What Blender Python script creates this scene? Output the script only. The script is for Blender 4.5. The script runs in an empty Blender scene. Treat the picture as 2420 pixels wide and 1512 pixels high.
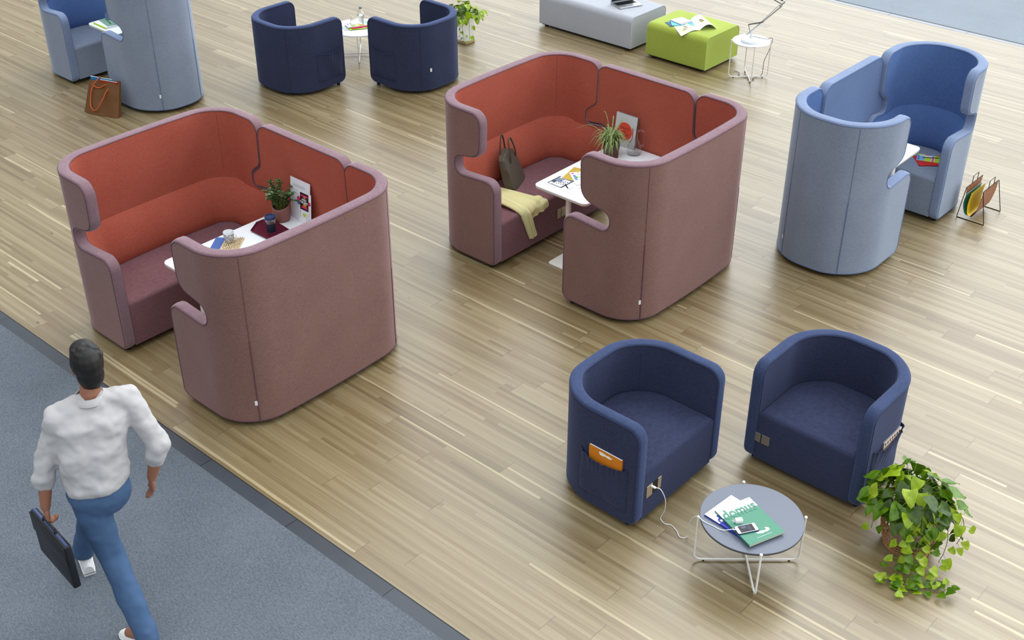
import bpy, bmesh, math, random
from mathutils import Vector, Matrix, Euler
from mathutils.geometry import delaunay_2d_cdt

C = bpy.context.scene.collection
PI = math.pi
rnd = random.Random(7)

# ------------------------------------------------------------------ camera
cam_d = bpy.data.cameras.new('camera')
cam = bpy.data.objects.new('camera', cam_d)
C.objects.link(cam)
cam_d.sensor_width = 36.0
cam_d.lens = 36.0 * 2862.0 / 2420.0
cam_d.clip_end = 200
_yaw, _pitch = 0.73, 0.5712
_f = Vector((-math.sin(_yaw) * math.cos(_pitch), math.cos(_yaw) * math.cos(_pitch), -math.sin(_pitch)))
cam.location = (0, 0, 5.4)
cam.rotation_euler = _f.to_track_quat('-Z', 'Y').to_euler()
bpy.context.scene.camera = cam

# ------------------------------------------------------------------ exposure
vs = bpy.context.scene.view_settings
vs.view_transform = 'Standard'
vs.look = 'None'
vs.gamma = 1.0
vs.use_curve_mapping = False
vs.exposure = 0.0

# ------------------------------------------------------------------ daylight of the hall
# A pale ceiling overhead, a tall glazed front towards +Y (the far side), duller walls on the other sides.
w = bpy.data.worlds.new('daylight')
bpy.context.scene.world = w
w.use_nodes = True
nt = w.node_tree
nt.nodes.clear()
def wn(t, **k):
    n = nt.nodes.new(t)
    for a, b in k.items(): setattr(n, a, b)
    return n
def wm(op, a, b=None, c=None):
    n = wn('ShaderNodeMath', operation=op)
    for i, v in enumerate((a, b, c)):
        if v is None: continue
        if isinstance(v, (int, float)): n.inputs[i].default_value = v
        else: nt.links.new(v, n.inputs[i])
    return n.outputs[0]
def wramp(v, lo, hi, a=0.0, b=1.0):
    n = wn('ShaderNodeMapRange', interpolation_type='SMOOTHSTEP')
    nt.links.new(v, n.inputs[0])
    for i, x in zip((1, 2, 3, 4), (lo, hi, a, b)): n.inputs[i].default_value = x
    return n.outputs[0]
tc = wn('ShaderNodeTexCoord')
sx = wn('ShaderNodeSeparateXYZ')
nt.links.new(tc.outputs['Generated'], sx.inputs[0])
X, Y, Z = sx.outputs
hl = wm('SQRT', wm('ADD', wm('ADD', wm('MULTIPLY', X, X), wm('MULTIPLY', Y, Y)), 1e-4))
AZ = -0.08                                                           # glazed front faces slightly to +X
ca = wm('DIVIDE', wm('ADD', wm('MULTIPLY', X, math.sin(AZ)), wm('MULTIPLY', Y, math.cos(AZ))), hl)
win = wm('MULTIPLY', wramp(ca, 0.42, 0.97), wm('MULTIPLY', wramp(Z, -0.02, 0.06), wramp(Z, 0.45, 0.82, 1.0, 0.0)))
side = wm('MULTIPLY', wramp(wm('DIVIDE', X, hl), 0.0, 0.8), wramp(Z, 0.75, 0.2))
ceil_ = wramp(Z, 0.35, 0.8)
lum = wm('ADD', wm('ADD', wm('ADD', wm('MULTIPLY', win, 2.85), 0.38), wm('MULTIPLY', side, 0.7)), wm('MULTIPLY', ceil_, 1.5))
bg = wn('ShaderNodeBackground')
bg.inputs[0].default_value = (0.91, 0.955, 1.0, 1)
nt.links.new(lum, bg.inputs[1])
out = wn('ShaderNodeOutputWorld')
nt.links.new(bg.outputs[0], out.inputs[0])

sun_d = bpy.data.lights.new('window_sun', 'SUN')
sun_d.energy = 0.85
sun_d.angle = math.radians(32)
sun_d.color = (1.0, 0.985, 0.95)
sun = bpy.data.objects.new('window_sun', sun_d)
C.objects.link(sun)
sun.rotation_euler = Vector((0.10, -0.62, -0.80)).to_track_quat('-Z', 'Y').to_euler()

# the side windows of the hall, high on the right-hand side (towards +X)
sky_d = bpy.data.lights.new('side_windows', 'AREA')
sky_d.shape = 'RECTANGLE'; sky_d.size = 7.0; sky_d.size_y = 3.5
sky_d.energy = 260
sky_d.color = (0.95, 0.98, 1.0)
sky = bpy.data.objects.new('side_windows', sky_d)
C.objects.link(sky)
sky.location = (4.0, 10.5, 4.2)
sky.rotation_euler = (Vector((-4.5, 8.5, 0.6)) - Vector(sky.location)).to_track_quat('-Z', 'X').to_euler()

# ------------------------------------------------------------------ helpers
def lin(c):
    f = lambda v: v / 12.92 if v <= 0.04045 else ((v + 0.055) / 1.055) ** 2.4
    return tuple(f(v / 255.0) for v in c) + (1.0,)

def hx(s):
    return lin(tuple(int(s[i:i + 2], 16) for i in (0, 2, 4)))

MATS = {}
def mat(name, col, rough=0.5, metal=0.0, spec=0.5, emit=None, trans=0.0, ior=1.45, coat=0.0, noise=0.0, nscale=8.0):
    if name in MATS: return MATS[name]
    m = bpy.data.materials.new(name); m.use_nodes = True
    b = m.node_tree.nodes['Principled BSDF']
    c = hx(col) if isinstance(col, str) else col
    b.inputs['Base Color'].default_value = c
    b.inputs['Roughness'].default_value = rough
    b.inputs['Metallic'].default_value = metal
    b.inputs['Specular IOR Level'].default_value = spec
    b.inputs['IOR'].default_value = ior
    b.inputs['Transmission Weight'].default_value = trans
    b.inputs['Coat Weight'].default_value = coat
    if noise:
        t = m.node_tree
        tcn = t.nodes.new('ShaderNodeTexCoord'); nz = t.nodes.new('ShaderNodeTexNoise')
        nz.inputs['Scale'].default_value = nscale; nz.inputs['Detail'].default_value = 4
        t.links.new(tcn.outputs['Object'], nz.inputs['Vector'])
        mx = t.nodes.new('ShaderNodeMix'); mx.data_type = 'RGBA'
        mx.inputs[6].default_value = tuple(v * (1 - noise) for v in c[:3]) + (1,)
        mx.inputs[7].default_value = tuple(min(1, v * (1 + noise)) for v in c[:3]) + (1,)
        t.links.new(nz.outputs['Fac'], mx.inputs[0]); t.links.new(mx.outputs[2], b.inputs['Base Color'])
    MATS[name] = m
    return m

def fabric(name, col, col2, sheen=0.35, sheen_col='ffffff', bump=0.25):
    if name in MATS: return MATS[name]
    m = bpy.data.materials.new(name); m.use_nodes = True
    t = m.node_tree; b = t.nodes['Principled BSDF']
    tcn = t.nodes.new('ShaderNodeTexCoord')
    mp = t.nodes.new('ShaderNodeMapping'); mp.inputs['Scale'].default_value = (1, 1, 0.55)
    t.links.new(tcn.outputs['Object'], mp.inputs[0])
    n1 = t.nodes.new('ShaderNodeTexNoise'); n1.inputs['Scale'].default_value = 260; n1.inputs['Detail'].default_value = 2
    mp2 = t.nodes.new('ShaderNodeMapping'); mp2.inputs['Scale'].default_value = (0.5, 0.5, 6.0)
    t.links.new(tcn.outputs['Object'], mp2.inputs[0])
    n2 = t.nodes.new('ShaderNodeTexNoise'); n2.inputs['Scale'].default_value = 60; n2.inputs['Detail'].default_value = 3
    n3 = t.nodes.new('ShaderNodeTexNoise'); n3.inputs['Scale'].default_value = 3.0
    for n, s in ((n1, mp), (n2, mp2), (n3, tcn)): t.links.new(s.outputs['Vector' if s is not tcn else 'Object'], n.inputs['Vector'])
    def mth(op, a, b_):
        n = t.nodes.new('ShaderNodeMath'); n.operation = op
        for i, v in enumerate((a, b_)):
            if isinstance(v, (int, float)): n.inputs[i].default_value = v
            else: t.links.new(v, n.inputs[i])
        return n.outputs[0]
    fac = mth('ADD', mth('ADD', mth('MULTIPLY', n1.outputs['Fac'], 0.75), mth('MULTIPLY', n2.outputs['Fac'], 0.35)), mth('MULTIPLY', n3.outputs['Fac'], 0.2))
    mr = t.nodes.new('ShaderNodeMapRange'); t.links.new(fac, mr.inputs[0])
    mr.inputs[1].default_value = 0.45; mr.inputs[2].default_value = 0.85
    mx = t.nodes.new('ShaderNodeMix'); mx.data_type = 'RGBA'
    mx.inputs[6].default_value = hx(col); mx.inputs[7].default_value = hx(col2)
    t.links.new(mr.outputs[0], mx.inputs[0]); t.links.new(mx.outputs[2], b.inputs['Base Color'])
    b.inputs['Roughness'].default_value = 0.92
    b.inputs['Specular IOR Level'].default_value = 0.15
    b.inputs['Sheen Weight'].default_value = sheen
    b.inputs['Sheen Roughness'].default_value = 0.45
    b.inputs['Sheen Tint'].default_value = hx(sheen_col)
    if bump:
        bp = t.nodes.new('ShaderNodeBump'); bp.inputs['Strength'].default_value = bump; bp.inputs['Distance'].default_value = 0.0015
        t.links.new(n1.outputs['Fac'], bp.inputs['Height']); t.links.new(bp.outputs[0], b.inputs['Normal'])
    MATS[name] = m
    return m

def mesh_obj(name, verts, faces, mats, parent=None, midx=None, smooth=True, sharp=35):
    me = bpy.data.meshes.new(name)
    me.from_pydata([tuple(v) for v in verts], [], faces)
    if not isinstance(mats, (list, tuple)): mats = [mats]
    for m in mats: me.materials.append(m)
    if midx:
        for p, i in zip(me.polygons, midx): p.material_index = i
    if smooth:
        me.polygons.foreach_set('use_smooth', [True] * len(me.polygons))
        if sharp: me.set_sharp_from_angle(angle=math.radians(sharp))
    me.update()
    o = bpy.data.objects.new(name, me)
    C.objects.link(o)
    if parent is not None: o.parent = parent
    return o

class MB:
    """collects shapes and links them as ONE mesh"""
    def __init__(s): s.v = []; s.f = []; s.m = []
    def add(s, vs_, fs, mi=0, M=None):
        n = len(s.v)
        s.v += [(M @ Vector(v)) if M else Vector(v) for v in vs_]
        s.f += [tuple(i + n for i in f) for f in fs]
        s.m += [mi] * len(fs)
        return s
    def box(s, c, d, mi=0, M=None, rz=0.0, bev=0.0):
        if bev:
            bm = bmesh.new(); bmesh.ops.create_cube(bm, size=1.0)
            bmesh.ops.scale(bm, vec=Vector(d), verts=bm.verts)
            bmesh.ops.bevel(bm, geom=bm.edges[:], offset=bev, segments=2, affect='EDGES', profile=0.5)
            bm.verts.index_update()
            vs_ = [v.co.copy() for v in bm.verts]; fs = [[v.index for v in f.verts] for f in bm.faces]; bm.free()
        else:
            vs_ = [Vector((x * d[0] / 2, y * d[1] / 2, z * d[2] / 2)) for z in (-1, 1) for y in (-1, 1) for x in (-1, 1)]
            fs = [(0, 2, 3, 1), (4, 5, 7, 6), (0, 1, 5, 4), (2, 6, 7, 3), (0, 4, 6, 2), (1, 3, 7, 5)]
        L = Matrix.Translation(Vector(c)) @ Matrix.Rotation(rz, 4, 'Z')
        return s.add(vs_, fs, mi, (M @ L) if M else L)
    def tube(s, pts, r, mi=0, n=8, closed=False, M=None, caps=True):
        pts = [Vector(p) for p in pts]; k = len(pts)
        rr = r if isinstance(r, (list, tuple)) else [r] * k
        vs_, fs = [], []
        up = None
        for i, p in enumerate(pts):
            a = pts[(i - 1) % k] if (closed or i > 0) else p
            b = pts[(i + 1) % k] if (closed or i < k - 1) else p
            t = (b - a).normalized() if (b - a).length > 1e-9 else Vector((0, 0, 1))
            if up is None:
                up = Vector((0, 0, 1)) if abs(t.z) < 0.9 else Vector((1, 0, 0))
            u = (up - t * up.dot(t))
            if u.length < 1e-6: u = t.orthogonal()
            u.normalize(); up = u; w_ = t.cross(u)
            for j in range(n):
                an = 2 * PI * j / n
                vs_.append(p + (u * math.cos(an) + w_ * math.sin(an)) * rr[i])
        for i in range(k if closed else k - 1):
            for j in range(n):
                a = i * n + j; b = i * n + (j + 1) % n; i2 = (i + 1) % k
                fs.append((a, b, i2 * n + (j + 1) % n, i2 * n + j))
        if not closed and caps:
            fs.append(tuple(range(n))[::-1]); fs.append(tuple((k - 1) * n + j for j in range(n)))
        return s.add(vs_, fs, mi, M)
    def lathe(s, prof, mi=0, n=32, M=None, c=(0, 0, 0)):
        vs_, fs = [], []
        c = Vector(c)
        for r, z in prof:
            for j in range(n):
                a = 2 * PI * j / n
                vs_.append(c + Vector((r * math.cos(a), r * math.sin(a), z)))
        for i in range(len(prof) - 1):
            for j in range(n):
                fs.append((i * n + j, i * n + (j + 1) % n, (i + 1) * n + (j + 1) % n, (i + 1) * n + j))
        if prof[0][0] > 1e-5: fs.append(tuple(range(n))[::-1])
        if prof[-1][0] > 1e-5: fs.append(tuple((len(prof) - 1) * n + j for j in range(n)))
        return s.add(vs_, fs, mi, M)
    def prism(s, poly, z0, z1, mi=0, M=None, top_mi=None):
        n = len(poly)
        vs_ = [Vector((p[0], p[1], z0)) for p in poly] + [Vector((p[0], p[1], z1)) for p in poly]
        s.add(vs_, [(i, (i + 1) % n, n + (i + 1) % n, n + i) for i in range(n)] + [tuple(range(n))[::-1]], mi, M)
        return s.add(vs_, [tuple(range(n, 2 * n))], mi if top_mi is None else top_mi, M)
    def quad(s, pts, mi=0, M=None):
        return s.add(pts, [tuple(range(len(pts)))], mi, M)
    def disc(s, c, r, mi=0, n=24, M=None, ry=None, rz=0.0):
        ry = r if ry is None else ry
        ps = []
        for j in range(n):
            a = 2 * PI * j / n; x, y = r * math.cos(a), ry * math.sin(a)
            ps.append((c[0] + x * math.cos(rz) - y * math.sin(rz), c[1] + x * math.sin(rz) + y * math.cos(rz), c[2]))
        return s.quad(ps, mi, M)
    def build(s, name, mats, parent=None, smooth=True, sharp=35):
        return mesh_obj(name, s.v, s.f, mats, parent, s.m, smooth, sharp)

def tag(o, label=None, cat=None, group=None, kind=None):
    if label: o['label'] = label
    if cat: o['category'] = cat
    if group: o['group'] = group
    if kind: o['kind'] = kind
    return o

def thing(name, label, cat, loc=(0, 0, 0), rz=0.0, group=None):
    o = bpy.data.objects.new(name, None); C.objects.link(o)
    o.empty_display_size = 0.1
    o.location = loc; o.rotation_euler = (0, 0, rz)
    return tag(o, label, cat, group)

def dup(root, loc, rz, label, group=None, skip=()):
    r = root.copy(); C.objects.link(r); r.location = loc; r.rotation_euler = (0, 0, rz)
    r['label'] = label
    if group: r['group'] = group
    def rec(src, dst):
        for ch in list(src.children):
            if ch.name.split('.')[0] in skip: continue
            c = ch.copy(); C.objects.link(c); c.parent = dst
            rec(ch, c)
    rec(root, r)
    return r

def fillet(corners, seg=8, step=0.04):
    """corners: (x, y, r) -> dense closed outline"""
    n = len(corners); arcs = []
    for i in range(n):
        p = Vector(corners[i][:2]); r = corners[i][2]
        a = Vector(corners[i - 1][:2]); b = Vector(corners[(i + 1) % n][:2])
        u = (a - p).normalized(); v = (b - p).normalized()
        ang = u.angle(v)
        if r <= 0 or abs(ang - PI) < 1e-3: arcs.append([p]); continue
        d = r / math.tan(ang / 2)
        cc = p + (u + v).normalized() * (r / math.sin(ang / 2))
        s = p + u * d - cc; e = p + v * d - cc
        a0 = math.atan2(s.y, s.x); a1 = math.atan2(e.y, e.x)
        da = (a1 - a0 + PI) % (2 * PI) - PI
        arcs.append([cc + Vector((math.cos(a0 + da * k / seg), math.sin(a0 + da * k / seg))) * r for k in range(seg + 1)])
    out_ = []
    for i in range(n):
        out_ += arcs[i]
        a = arcs[i][-1]; b = arcs[(i + 1) % n][0]; L = (b - a).length
        k = int(L / step)
        for j in range(1, k):
            out_.append(a + (b - a) * j / k)
    res = []
    for p in out_:
        if not res or (p - res[-1]).length > 1e-4: res.append(p)
    if (res[0] - res[-1]).length < 1e-4: res.pop()
    return res

def inset(poly, d):
    n = len(poly)
    area = sum(poly[i].x * poly[(i + 1) % n].y - poly[(i + 1) % n].x * poly[i].y for i in range(n))
    sg = 1 if area > 0 else -1
    o = []
    for i in range(n):
        a, p, b = poly[i - 1], poly[i], poly[(i + 1) % n]
        e1 = (p - a).normalized(); e2 = (b - p).normalized()
        n1 = Vector((-e1.y, e1.x)) * sg; n2 = Vector((-e2.y, e2.x)) * sg
        m = (n1 + n2).normalized(); c = max(0.4, m.dot(n1))
        o.append(p + m * (d / c))
    return o

def fill2d(poly, gx, gy):
    """triangulate the inside of poly with grid points (spacing gx, gy)"""
    n = len(poly)
    xs = [p.x for p in poly]; ys = [p.y for p in poly]
    pts = [Vector((p.x, p.y)) for p in poly]
    def inside(x, y):
        c = False
        for i in range(n):
            a, b = poly[i], poly[(i + 1) % n]
            if (a.y > y) != (b.y > y) and x < (b.x - a.x) * (y - a.y) / (b.y - a.y) + a.x: c = not c
        return c
    x = min(xs) + gx / 2
    while x < max(xs):
        y = min(ys) + gy / 2
        while y < max(ys):
            if inside(x, y) and all((p.x - x) ** 2 + (p.y - y) ** 2 > (0.35 * gx) ** 2 for p in poly): pts.append(Vector((x, y)))
            y += gy
        x += gx
    v, e, f, *_ = delaunay_2d_cdt(pts, [(i, (i + 1) % n) for i in range(n)], [list(range(n))], 1, 1e-6)
    return v, f

# ------------------------------------------------------------------ materials of the furniture
M_mauve = fabric('mauve_wool', '6b4c45', '896961', 0.45, 'd0bfc8')
M_mauve_seat = fabric('mauve_seat_wool', '654649', '815f63', 0.3, 'b58fb5')
M_red = fabric('brick_red_wool', '964536', 'b16250', 0.12, 'ff9080')
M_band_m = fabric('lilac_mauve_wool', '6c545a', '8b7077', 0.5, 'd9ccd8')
M_band_s = fabric('sky_band_wool', '657494', '8593ae', 0.5, 'd8e6ff')
M_band_n = fabric('navy_band_wool', '29324c', '3d4968', 0.4, 'a8bcff')
M_pipe_m = mat('mauve_piping', '5c3d48', 0.8)
M_sky = fabric('light_blue_wool', '6c7789', '8b95a6', 0.5, 'dfe8f8')
M_sky_in = fabric('blue_wool_lining', '425b8c', '5e79a9', 0.15, '9fc0ff')
M_pipe_s = mat('blue_piping', '5a6d90', 0.8)
M_sky_scr = fabric('shaded_blue_lining', '4c5f82', '67799b', 0.2, 'c0d4ff')  # light blue screens' inside: the booth's shade is put into the colour
M_navy = fabric('navy_wool', '24283b', '3a405c', 0.28, '8f9cc8')
M_pipe_n = mat('navy_piping', '222946', 0.8)
M_black = mat('black_plastic', '0d0d0f', 0.5)
M_white = mat('white_lacquer', 'eef1f3', 0.35, spec=0.5)
M_whitemet = mat('white_metal', 'e9e7e0', 0.4)
M_tagw = mat('white_label', 'e4e4e6', 0.7)
# ------------------------------------------------------------------ the floor and its borders
def wood_floor():
    m = bpy.data.materials.new('oak_planks'); m.use_nodes = True
    t = m.node_tree; b = t.nodes['Principled BSDF']; L = t.links
    def N(ty, **k):
        n = t.nodes.new(ty)
        for a, v in k.items(): setattr(n, a, v)
        return n
    def mt(op, *a):
        n = N('ShaderNodeMath', operation=op)
        for i, v in enumerate(a):
            if isinstance(v, (int, float)): n.inputs[i].default_value = v
            else: L.new(v, n.inputs[i])
        return n.outputs[0]
    def comb(x, y, z):
        n = N('ShaderNodeCombineXYZ')
        for i, v in enumerate((x, y, z)):
            if isinstance(v, (int, float)): n.inputs[i].default_value = v
            else: L.new(v, n.inputs[i])
        return n.outputs[0]
    def wnoise(v):
        n = N('ShaderNodeTexWhiteNoise', noise_dimensions='3D'); L.new(v, n.inputs['Vector']); return n.outputs['Value']
    def noise(v, sc, det=3, rough=0.55):
        n = N('ShaderNodeTexNoise'); L.new(v, n.inputs['Vector']); n.inputs['Scale'].default_value = sc
        n.inputs['Detail'].default_value = det; n.inputs['Roughness'].default_value = rough; return n.outputs['Fac']
    def mix(f, a, c):
        n = N('ShaderNodeMix', data_type='RGBA')
        for i, v in ((0, f), (6, a), (7, c)):
            if isinstance(v, (int, float, tuple)): n.inputs[i].default_value = v
            else: L.new(v, n.inputs[i])
        return n.outputs[2]
    def ss(v, lo, hi, a=0.0, c=1.0):
        n = N('ShaderNodeMapRange', interpolation_type='SMOOTHSTEP'); L.new(v, n.inputs[0])
        for i, x in zip((1, 2, 3, 4), (lo, hi, a, c)): n.inputs[i].default_value = x
        return n.outputs[0]
    tcn = N('ShaderNodeTexCoord'); sp = N('ShaderNodeSeparateXYZ'); L.new(tcn.outputs['Object'], sp.inputs[0])
    x, y = sp.outputs[0], sp.outputs[1]
    W = 0.15092
    rowf = mt('SUBTRACT', mt('DIVIDE', y, W), 0.472)
    row = mt('FLOOR', rowf); fy = mt('SUBTRACT', rowf, row)
    roff = mt('MULTIPLY', wnoise(comb(row, 3.1, 0.7)), 9.7)
    PL = 1.95
    pf = mt('DIVIDE', mt('ADD', x, roff), PL)
    pi_ = mt('FLOOR', pf); fx = mt('SUBTRACT', pf, pi_)
    pid = wnoise(comb(row, pi_, 1.3))
    # lamellae inside a plank: five strips, each cut into pieces of its own length
    st = mt('FLOOR', mt('MULTIPLY', rowf, 5.0))
    soff = mt('MULTIPLY', wnoise(comb(st, 5.5, 2.2)), 7.3)
    # pieces end only at plank joints or at their own joints
    sl = mt('ADD', 1.5, mt('MULTIPLY', wnoise(comb(st, 8.8, 4.2)), 2.5))
    sp_ = mt('FLOOR', mt('DIVIDE', mt('ADD', x, soff), sl))
    sid = wnoise(comb(st, sp_, mt('MULTIPLY', pi_, 0.37)))
    sid2 = wnoise(comb(mt('ADD', sp_, 17.3), st, pi_))
    # fine grain, stretched along the boards
    gv = comb(mt('ADD', mt('MULTIPLY', x, 0.9), mt('MULTIPLY', sid, 40.0)), mt('MULTIPLY', y, 26.0), mt('MULTIPLY', pid, 9.0))
    g1 = noise(gv, 1.6, 4, 0.6)
    gv2 = comb(mt('MULTIPLY', x, 3.0), mt('MULTIPLY', y, 150.0), sid)
    g2 = noise(gv2, 1.3, 3, 0.6)
    wv = comb(mt('MULTIPLY', x, 8.0), mt('ADD', mt('MULTIPLY', y, 18.0), mt('MULTIPLY', pid, 30.0)), 0.0)
    wav = N('ShaderNodeTexWave', wave_type='BANDS', bands_direction='X'); L.new(wv, wav.inputs['Vector'])
    wav.inputs['Scale'].default_value = 1.4; wav.inputs['Distortion'].default_value = 14.0; wav.inputs['Detail'].default_value = 2
    tone = mt('ADD', mt('ADD', mt('MULTIPLY', sid, 0.36), mt('MULTIPLY', pid, 0.20)), mt('ADD', mt('MULTIPLY', g1, 0.50), mt('MULTIPLY', g2, 0.20)))
    cr = N('ShaderNodeValToRGB'); L.new(mt('SUBTRACT', tone, 0.11), cr.inputs[0])
    cr.color_ramp.elements[0].position = 0.10; cr.color_ramp.elements[0].color = hx('594a30')
    cr.color_ramp.elements[1].position = 0.98; cr.color_ramp.elements[1].color = hx('9b8d6d')
    e = cr.color_ramp.elements.new(0.35); e.color = hx('72603d')
    e = cr.color_ramp.elements.new(0.62); e.color = hx('857654')
    col = cr.outputs[0]
    col = mix(mt('MULTIPLY', ss(wav.outputs['Fac'], 0.35, 0.9), mt('MULTIPLY', ss(pid, 0.55, 0.8), 0.13)), col, hx('7d6546'))
    # pale sapwood streaks along single lamellae
    pale = mt('MULTIPLY', ss(sid2, 0.968, 0.972), ss(mt('ADD', mt('FRACT', mt('MULTIPLY', rowf, 5.0)), mt('MULTIPLY', mt('SUBTRACT', g1, 0.5), 1.6)), 0.25, 0.42))
    col = mix(mt('MULTIPLY', pale, 0.62), col, hx('b8aa86'))
    # knots
    vo = N('ShaderNodeTexVoronoi', feature='F1'); L.new(comb(mt('MULTIPLY', x, 1.1), mt('MULTIPLY', y, 2.4), 0.0), vo.inputs['Vector']); vo.inputs['Scale'].default_value = 1.0
    kn = ss(vo.outputs['Distance'], 0.012, 0.035, 1.0, 0.0)
    col = mix(mt('MULTIPLY', kn, 0.75), col, hx('3a2c20'))
    # joints
    ey = mt('MINIMUM', fy, mt('SUBTRACT', 1.0, fy))
    ex = mt('MULTIPLY', mt('MINIMUM', fx, mt('SUBTRACT', 1.0, fx)), PL / W)
    jy = mt('MULTIPLY', ss(ey, 0.006, 0.016, 1.0, 0.0), mt('ADD', 0.25, mt('MULTIPLY', pid, 0.3)))
    jx = mt('MULTIPLY', ss(ex, 0.008, 0.02, 1.0, 0.0), 0.75)
    j = mt('MAXIMUM', jy, jx)
    col = mix(j, col, hx('4c3b28'))
    L.new(col, b.inputs['Base Color'])
    L.new(mt('ADD', 0.30, mt('MULTIPLY', g1, 0.12)), b.inputs['Roughness'])
    b.inputs['Specular IOR Level'].default_value = 1.0
    bp = N('ShaderNodeBump'); bp.inputs['Strength'].default_value = 0.10; bp.inputs['Distance'].default_value = 0.002
    L.new(mt('SUBTRACT', mt('MULTIPLY', g2, 0.5), j), bp.inputs['Height']); L.new(bp.outputs[0], b.inputs['Normal'])
    return m

def felt_carpet(name, c1, c2):
    m = bpy.data.materials.new(name); m.use_nodes = True
    t = m.node_tree; b = t.nodes['Principled BSDF']
    tcn = t.nodes.new('ShaderNodeTexCoord')
    fac = None
    mp = t.nodes.new('ShaderNodeMapping'); mp.inputs['Scale'].default_value = (0.5, 1.4, 1); mp.inputs['Rotation'].default_value = (0, 0, 0.55)
    t.links.new(tcn.outputs['Object'], mp.inputs[0])
    n1 = t.nodes.new('ShaderNodeTexNoise'); n1.inputs['Scale'].default_value = 95; n1.inputs['Detail'].default_value = 5; n1.inputs['Roughness'].default_value = 0.7
    n2 = t.nodes.new('ShaderNodeTexNoise'); n2.inputs['Scale'].default_value = 2.2
    t.links.new(mp.outputs[0], n1.inputs['Vector']); t.links.new(tcn.outputs['Object'], n2.inputs['Vector'])
    a = t.nodes.new('ShaderNodeMath'); a.operation = 'MULTIPLY_ADD'; t.links.new(n2.outputs['Fac'], a.inputs[0]); a.inputs[1].default_value = 0.18; t.links.new(n1.outputs['Fac'], a.inputs[2])
    mr = t.nodes.new('ShaderNodeMapRange'); t.links.new(a.outputs[0], mr.inputs[0]); mr.inputs[1].default_value = 0.36; mr.inputs[2].default_value = 0.82
    mx = t.nodes.new('ShaderNodeMix'); mx.data_type = 'RGBA'; mx.inputs[6].default_value = hx(c1); mx.inputs[7].default_value = hx(c2)
    t.links.new(mr.outputs[0], mx.inputs[0]); t.links.new(mx.outputs[2], b.inputs['Base Color'])
    b.inputs['Roughness'].default_value = 0.95; b.inputs['Specular IOR Level'].default_value = 0.1
    bp = t.nodes.new('ShaderNodeBump'); bp.inputs['Strength'].default_value = 0.5; bp.inputs['Distance'].default_value = 0.004
    t.links.new(n1.outputs['Fac'], bp.inputs['Height']); t.links.new(bp.outputs[0], b.inputs['Normal'])
    return m

def slate(name, c1, c2, L=0.92, off=0.0, rough=0.45):
    m = bpy.data.materials.new(name); m.use_nodes = True
    t = m.node_tree; b = t.nodes['Principled BSDF']
    tcn = t.nodes.new('ShaderNodeTexCoord'); sp = t.nodes.new('ShaderNodeSeparateXYZ'); t.links.new(tcn.outputs['Object'], sp.inputs[0])
    def mt(op, a, b_):
        n = t.nodes.new('ShaderNodeMath'); n.operation = op
        for i, v in enumerate((a, b_)):
            if isinstance(v, (int, float)): n.inputs[i].default_value = v
            else: t.links.new(v, n.inputs[i])
        return n.outputs[0]
    k = mt('DIVIDE', mt('ADD', sp.outputs[0], off), L)
    fr = mt('FRACT', mt('ADD', k, 100.0), 0)
    d = mt('MINIMUM', fr, mt('SUBTRACT', 1.0, fr))
    joint = mt('LESS_THAN', d, 0.0045)
    wnn = t.nodes.new('ShaderNodeTexWhiteNoise'); wnn.noise_dimensions = '1D'; t.links.new(mt('FLOOR', k, 0), wnn.inputs['W'])
    nz = t.nodes.new('ShaderNodeTexNoise'); nz.inputs['Scale'].default_value = 5; nz.inputs['Detail'].default_value = 6; t.links.new(tcn.outputs['Object'], nz.inputs['Vector'])
    f = mt('ADD', mt('MULTIPLY', wnn.outputs['Value'], 0.35), mt('MULTIPLY', nz.outputs['Fac'], 0.65))
    mx = t.nodes.new('ShaderNodeMix'); mx.data_type = 'RGBA'; mx.inputs[6].default_value = hx(c1); mx.inputs[7].default_value = hx(c2); t.links.new(f, mx.inputs[0])
    m2 = t.nodes.new('ShaderNodeMix'); m2.data_type = 'RGBA'; t.links.new(joint, m2.inputs[0]); t.links.new(mx.outputs[2], m2.inputs[6]); m2.inputs[7].default_value = hx('15171b')
    t.links.new(m2.outputs[2], b.inputs['Base Color'])
    b.inputs['Roughness'].default_value = rough
    return m

def slab(name, x0, x1, y0, y1, z0, z1, m):
    b = MB(); b.box(((x0 + x1) / 2, (y0 + y1) / 2, (z0 + z1) / 2), (x1 - x0, y1 - y0, z1 - z0))
    o = b.build(name, m, smooth=False)
    return tag(o, kind='structure')

X0, X1 = -34, 14
slab('floor', X0, X1, 3.522, 15.36, -0.05, 0.0, wood_floor())
slab('floor', X0, X1, -8.0, 3.415, -0.05, 0.002, felt_carpet('grey_felt_carpet', '474e56', '727981'))
slab('floor', X0, X1, 15.47, 34.0, -0.05, 0.002, felt_carpet('pale_grey_carpet', '7d858e', '9aa3ac'))
slab('trim_1', X0, X1, 3.415, 3.515, -0.05, 0.001, slate('slate_border', '2c3138', '3f454e', 0.925, 5.966 - 0.925 * 0, 0.42))
slab('trim_2', X0, X1, 3.515, 3.522, -0.05, 0.0015, mat('dark_joint', '14161a', 0.6))
slab('trim_3', X0, X1, 15.36, 15.445, -0.05, 0.001, slate('grey_stone_border', '6d747d', '878e98', 1.1, 0.3, 0.35))
slab('trim_4', X0, X1, 15.445, 15.47, -0.05, 0.003, mat('black_edge_strip', '0a0b0d', 0.5))
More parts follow.
